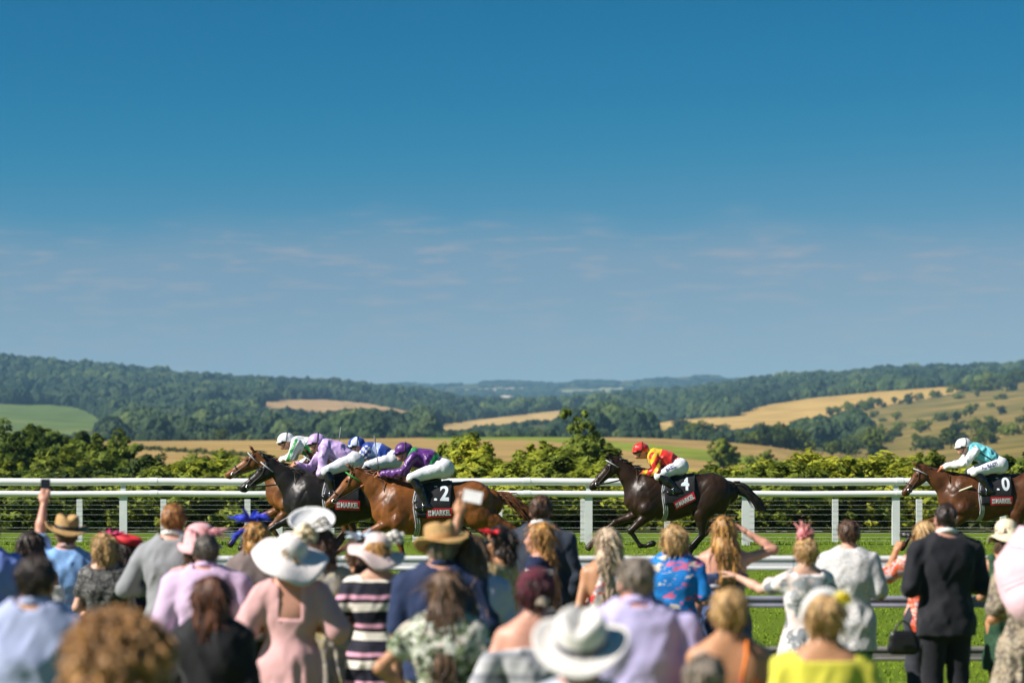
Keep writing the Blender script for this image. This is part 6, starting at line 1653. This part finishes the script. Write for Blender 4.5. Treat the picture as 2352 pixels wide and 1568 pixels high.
m.tube([(0.155 * B.u * math.cos(2 * math.pi * k / 24), -0.008 + 0.115 * B.u * math.sin(2 * math.pi * k / 24), 1.20 * B.u) for k in range(24)], 0.024, 8, True)
m.build('belt', mat('pewter_belt', (0.16, 0.17, 0.20), 0.4, 0.2), B.obj)
B = person('pointing', 1851, 1240, 1.60, 'blonde woman in pink headpiece pointing an arm out over the rail', dress(FB('cloth_white_floral', [(0.76, 0.70, 0.68), (0.72, 0.60, 0.56), (0.22, 0.24, 0.26), (0.74, 0.72, 0.70), (0.36, 0.38, 0.40)], 'print', 13), sleeve=0.3, hem=0.44, flare=0.12), None, 'updo', 'blonde', 'fair', True, 0.25, arms=('point', 'bent'))
bloom(B.obj, B, mat('coral_silk', (0.80, 0.34, 0.36), 0.6, 0.12), (0.0, 0.0, 0.225), 0.075, 5)
plume(B.obj, B, mat('coral_feather', (0.74, 0.30, 0.28), 0.6, 0.15), 12, (-0.01, 0.0, 0.23), 0.5, 0.15, 0.012, 6, up=1.2, curl=0.2)
B = person('lacewhite', 1950, 1197, 1.70, 'brown-haired woman in a white lace T-shirt and black trousers', dict(mat=FB('cloth_white_lace', [(0.72, 0.70, 0.68), (0.58, 0.58, 0.58), (0.76, 0.74, 0.72), (0.46, 0.48, 0.50), (0.70, 0.66, 0.64)], 'print', 34), name='shirt', sleeve=0.45, hem=0.70, ease=0.022, flare=0.02), trs(black), 'short', 'brown', 'pink', True, -0.1, arms=('bent', 'bent'), wide=1.08)
B = person('binoculars', 2122, 1201, 1.66, 'pale blonde woman in orange print top looking through binoculars by the black suit', dict(mat=FB('cloth_orange_print', [(0.72, 0.12, 0.04), (0.70, 0.45, 0.38), (0.62, 0.08, 0.03), (0.45, 0.46, 0.50)], 'print', 24), name='blouse', sleeve=0.5, hem=0.8), trs(charcoal), 'long', 'blonde', 'tan', True, 0.55, arms=('binoc', 'binoc'))
B = person('blacksuit', 2172, 1158, 1.85, 'man in a black suit with white shirt collar and dark thinning hair', jacket(FB('cloth_black_suit', [(0.010, 0.011, 0.016)])), trs(FB('cloth_black_suit', [(0.010, 0.011, 0.016)])), 'crop', 'dark', 'pink', False, 0.15, arms=('bent', 'bent'), wide=1.05, collar=white)
B = person('creamhat', 2312, 1210, 1.64, 'woman in a floppy cream hat and dark green dress holding a white cup', dress(FB('cloth_bottle_green', [(0.02, 0.06, 0.035), (0.03, 0.08, 0.04)], 'print', 20), hem=0.5), None, 'bob', 'mid', 'tan', True, 0.1, arms=('bent', 'bent'))
felt_hat(B.obj, B, mat('cream_felt', (0.76, 0.66, 0.46), 0.75, 0.06, 20, 0.2, 60), None, brim=0.175, crown_h=0.13, crown_r=0.10, wav=0.02, sd=11, pinch=False, droop=0.05, tilt=(-0.1, -0.12, 0))
B = person('parasol', 2356, 1224, 1.70, 'woman in beige and black leopard dress at the right edge carrying a pink parasol', dress(FB('cloth_leopard', [(0.36, 0.29, 0.20), (0.10, 0.085, 0.07), (0.42, 0.36, 0.27), (0.20, 0.17, 0.13)], 'print', 26), sleeve=0.4, hem=0.44), None, 'bob', 'brown', 'tan', True, -0.05, arms=('bent', 'bent'))

# --- second row: the lady in pink
B = person('pinkdress', 668, 1250, 1.66, 'woman in a long dusty pink dress and a huge ivory hat', dress(FB('cloth_dusty_pink', [(0.66, 0.38, 0.38)]), sleeve=0.55, loose=0.02, hem=0.16, flare=0.10, pleat=0.06, scoop=(0.07, 1.25), folds=0.007), None, 'updo', 'blonde', 'pink', True, 0.1, arms=('wide', 'wide'), wide=1.12)
felt_hat(B.obj, B, ivory, None, brim=0.265, crown_h=0.14, crown_r=0.115, wav=0.022, sd=3, pinch=False, droop=0.05, tilt=(0.42, 0.16, 0.0), off=(0, 0.0, 0.0))
bloom(B.obj, B, mat('ivory_silk', (0.80, 0.70, 0.52), 0.6, 0.1), (0.10, -0.02, 0.25), 0.10, 44)
m = MB(); m.box((0, -0.132 * B.u, 1.245 * B.u), (0.17 * B.u, 0.016, 0.022)); m.build('strap', FB('cloth_dusty_pink', [(0.66, 0.38, 0.38)]), B.obj)

# --- nearer racegoers
grp = 'racegoers standing nearer the camera'
B = person('nearblue', 84, 1280, 1.79, 'dark-haired man in a pale blue-grey shirt near the camera', shirt(FB('cloth_blue_grey', [(0.36, 0.41, 0.62)]), ease=0.022, folds=0.009), trs(navy), 'short', 'dark', 'tan', False, 0.0, head=(0, 0, -0.15), arms=('bent', 'bent'), wide=1.12, collar=FB('cloth_blue_grey', [(0.36, 0.41, 0.62)]), group=grp)
B = person('curly', 275, 1446, 1.70, 'person with a big mop of curly golden-brown hair', shirt(charcoal), trs(navy), 'curly', 'curly', 'pink', True, 0.0, group=grp)
B = person('auburn', 487, 1329, 1.61, 'woman with smooth auburn bob and black top', dict(mat=FB('cloth_black_top', [(0.010, 0.010, 0.013)]), name='top', sleeve=0.8, hem=0.8, ease=0.018), trs(navy), 'sleekbob', 'auburn', 'fair', True, -0.1, group=grp)
B = person('floralgreen', 1026, 1316, 1.62, 'long-haired brunette in green and white floral top, hand on hip', dict(mat=FB('cloth_green_floral', [(0.56, 0.60, 0.46), (0.10, 0.14, 0.07), (0.62, 0.64, 0.56), (0.20, 0.26, 0.14), (0.05, 0.06, 0.04), (0.60, 0.52, 0.46)], 'print', 22), name='top', sleeve=0.22, hem=0.62, ease=0.02, flare=0.05), trs(navy), 'long', 'mid', 'tan', True, -0.1, arms=('akimbo', 'bent'), wide=1.04, group=grp)
B = person('burgundy', 1230, 1319, 1.65, 'woman with burgundy turban headpiece and bare shoulders above a grey dress', dress(FB('cloth_silver_grey', [(0.46, 0.46, 0.48), (0.30, 0.31, 0.34), (0.55, 0.55, 0.56)], 'stripes', 9), strap='off', sleeve=0.75, loose=0.008, hem=0.5), None, 'updo', 'burgundy', 'pink', True, 0.05, arms=('wide', 'wide'), group=grp)
V, Q = skin([ell(head_pt(B, (0, -0.01, 0.135)), np.array((0.098, 0.115, 0.085)) * B.u, B.R, 0.03), ell(head_pt(B, (0.0, -0.05, 0.19)), np.array((0.06, 0.06, 0.04)) * B.u, B.R, 0.03)], 0.008, (),
            lambda F_, X, Y_, Z: folds(F_, X, Y_, Z, 0.012, 3))
hd = link('headpiece', mesh_np('headpiece', V, Q), FB('cloth_burgundy', [(0.10, 0.014, 0.028)]), B.obj)
bloom(B.obj, B, mat('pearl_silk', (0.66, 0.58, 0.46), 0.5, 0.1), (0.03, -0.115, 0.06), 0.035, 8, 'hair_clip')
B = person('lilacman', 1462, 1283, 1.76, 'grey-haired man in a pale lilac shirt', shirt(FB('cloth_lilac', [(0.52, 0.47, 0.76)]), ease=0.024, folds=0.010, loose=0.008), trs(navy), 'short', 'grey', 'pink', False, 0.05, arms=('bent', 'bent'), wide=1.12, collar=FB('cloth_lilac', [(0.52, 0.47, 0.76)]), group=grp)
B = person('tanback', 1675, 1357, 1.62, 'tanned blonde with pinned-up hair and orange strappy low-backed dress', dress(FB('cloth_orange_multi', [(0.66, 0.18, 0.03), (0.70, 0.42, 0.04), (0.50, 0.03, 0.05), (0.06, 0.05, 0.07), (0.42, 0.04, 0.12)], 'print', 9, stretch=(1.6, 1, 0.5)), strap='tube', scoop=(0.10, 1.12), hem=0.5), None, 'updo', 'blonde', 'tan', True, 0.1, arms=('down', 'down'), group=grp)
m = MB(); m.tube([(0.07, -0.06, 1.40), (0.055, -0.135, 1.34), (0.035, -0.135, 1.22), (0.02, -0.12, 1.1)], 0.010, 6); m.build('strap', FB('cloth_orange_multi', [(0, 0, 0)], 'print'), B.obj)
B = person('yellow', 1893, 1374, 1.62, 'woman with swept-up blonde hair, white headband and lemon yellow dress', dress(FB('cloth_lemon', [(0.62, 0.58, 0.06)]), sleeve=0.35, neck=1.485, nr=0.15, hem=0.5), None, 'updo', 'blonde', 'tan', True, 0.0, arms=('bent', 'bent'), wide=1.08, group=grp)
m = MB(); m.tube([Vector(head_pt(B, (0.105 * math.cos(a), 0.01 + 0.02 * math.cos(a), 0.10 + 0.125 * math.sin(a)))) for a in np.linspace(0.0, math.pi, 12)], [0.012, 0.018, 0.022, 0.026, 0.028, 0.028, 0.026, 0.024, 0.02, 0.018, 0.014, 0.01], 8)
m.build('headband', white, B.obj)
bloom(B.obj, B, mat('yellow_silk', (0.72, 0.60, 0.02), 0.6, 0.1), (0.09, 0.0, 0.19), 0.045, 10, 'headband_bow')
B = person('bottomgrey', 1617, 1507, 1.52, 'person with short brushed grey-brown hair low in front of the tanned blonde', shirt(charcoal), trs(navy), 'short', 'grey', 'pink', True, 0.1, wide=1.0, group=grp)
B = person('panama', 1334, 1440, 1.62, 'person under a wide white panama hat with navy band', shirt(FB('cloth_chalk_blue', [(0.50, 0.56, 0.66)])), trs(navy), 'short', 'grey', 'pink', False, 0.0, head=(-0.12, 0, 0), group=grp)
felt_hat(B.obj, B, pale_straw, navy_ribbon, brim=0.192, crown_h=0.12, crown_r=0.104, sweep=0.03, tilt=(0.62, 0.10, -0.15), wav=0.004, sd=1, elong=1.14)

# --- things people hold
def held(key, side, off=(0, 0, 0.06)):
    B = PEOPLE[key]; S, E, Wr, hp, palm = B.arm[side]
    d = (Wr - E) / np.linalg.norm(Wr - E)
    p = Wr + d * 0.08 * B.u + np.array(palm) * 0.02 + np.array(off)
    return B.obj.matrix_basis @ Vector(p), B
p, B = held('hatphone', -1, (0, 0.02, 0.05))
t = empty('phone', p, 0.2); tag(t, 'black smartphone held up above the straw hat', 'phone')
MB().box((0, 0, 0.0), (0.075, 0.009, 0.155)).build('case', mat('phone_black', (0.01, 0.01, 0.012), 0.25, 0.1), t, False)
MB().box((0, -0.0052, 0), (0.066, 0.0015, 0.142)).build('screen', mat('phone_screen', (0.02, 0.03, 0.05), 0.1, 0.3, 20), t, False)
p, B = held('paperarm', -1, (0.02, -0.01, 0.04))
t = MB().box((0, 0, 0), (0.12, 0.006, 0.085), Matrix.Rotation(0.2, 4, 'Y') @ Matrix.Rotation(-0.5, 4, 'X')).build('race_card', white, None, False)
t.location = p + Vector((0.05, 0, 0.01)); tag(t, 'folded white race card gripped in a raised hand', 'card')
B = PEOPLE['binoculars']; u_ = B.u
m = MB()
for s_ in (-1, 1): m.tube([(s_ * 0.035, 0.12, 0), (s_ * 0.035, 0.16, 0), (s_ * 0.038, 0.165, 0), (s_ * 0.038, 0.23, 0)], [0.018, 0.02, 0.026, 0.028], 10)
m.box((0, 0.16, 0), (0.05, 0.04, 0.02))
t = m.build('binoculars', mat('phone_black', (0.01, 0.01, 0.012)), None)
t.location = B.obj.location + Vector((0, 0, B.piv[2] + 0.085)); t.rotation_euler = (0, 0, B.face)
tag(t, 'black binoculars held to the eyes of the woman in orange', 'binoculars')
def bag(loc, w, h, d, mcol, label, rz=0.0, strap=0.12):
    t = empty('handbag', loc, rz); tag(t, label, 'handbag')
    V, Q = skin([cone((-w * .36, 0, -h * .3), (w * .36, 0, -h * .3), h * .30, h * .30, ((0, 1, 0), d / h), 0.05), cone((-w * .30, 0, h * .2), (w * .30, 0, h * .2), h * .26, h * .26, ((0, 1, 0), d / h), 0.05)], 0.012)
    link('pouch', mesh_np('pouch', V, Q), mcol, t)
    MB().box((0, -d * 0.62, h * 0.02), (w * .7, 0.012, h * .35)).build('flap', mcol, t, False)
    MB().tube([(-w * .4, 0, h * .2), (-w * .25, 0, h * .2 + strap * .7), (0, 0, h * .2 + strap), (w * .25, 0, h * .2 + strap * .7), (w * .4, 0, h * .2)], 0.009, 6).build('strap', mcol, t)
B = PEOPLE['bluefloral']; q = B.obj.location
bag((q.x + 0.0, q.y - 0.20, 0.83), 0.30, 0.20, 0.10, mat('orange_leather', (0.42, 0.12, 0.03), 0.4, 0.15), 'orange-tan leather bag on the hip of the blue floral blouse')
B = PEOPLE['blacksuit']; q = B.obj.location
bag((q.x - 0.33, q.y - 0.02, 0.80), 0.20, 0.18, 0.10, mat('black_leather', (0.012, 0.012, 0.014), 0.35, 0.15), 'black leather bag hanging beside the black suit')
B = PEOPLE['creamhat']; q = B.obj.location
V, Q = revolve([(0.001, 0), (0.028, 0), (0.042, 0.10), (0.044, 0.104), (0.040, 0.102), (0.03, 0.01)], 20)
t = link('drinks_cup', mesh_np('drinks_cup', V, Q), white); pw = B.obj.matrix_basis @ Vector(B.arm[-1][2]); t.location = pw + Vector((-0.05, -0.02, 0.0)); tag(t, 'white cup carried by the woman in the cream hat', 'cup')
# pink parasol over the right-edge shoulder
B = PEOPLE['parasol']; q = B.obj.location
t = empty('parasol', (q.x + 0.17, q.y - 0.30, 1.40)); t.rotation_euler = (math.radians(62), math.radians(14), 0)
tag(t, 'pale pink parasol tilted at the right edge of the view', 'parasol')
NP = 8; V = []; Q = []; R_ = 0.46
for i in range(6):
    r = R_ * i / 5
    for k in range(NP * 4):
        a = 2 * math.pi * k / (NP * 4); sc = abs(math.sin(a * NP / 2))
        V.append(((r * (1 - 0.07 * sc * i / 5)) * math.cos(a), (r * (1 - 0.07 * sc * i / 5)) * math.sin(a), 0.22 * (1 - (i / 5) ** 1.8) - 0.012 * sc * i))
n_ = NP * 4
for i in range(5):
    for k in range(n_): Q.append((i * n_ + k, (i + 1) * n_ + k, (i + 1) * n_ + (k + 1) % n_, i * n_ + (k + 1) % n_))
solid(link('canopy', mesh_np('canopy', np.array(V), np.array(Q), False), FB('cloth_parasol_pink', [(0.76, 0.50, 0.56)]), t), 0.003)
for k in range(NP):
    a = 2 * math.pi * (k + 0.5) / NP * 1.0
    MB().tube([(0, 0, 0.205), (0.25 * math.cos(a), 0.25 * math.sin(a), 0.15), (0.43 * math.cos(a), 0.43 * math.sin(a), 0.0)], 0.003, 5).build('rib', mat('steel_wire', (0.3, 0.3, 0.31), 0.35, 0.1), t)
MB().tube([(0, 0, 0.26), (0, 0, -0.45)], 0.007, 8).build('shaft', mat('steel_wire', (0.3, 0.3, 0.31)), t)
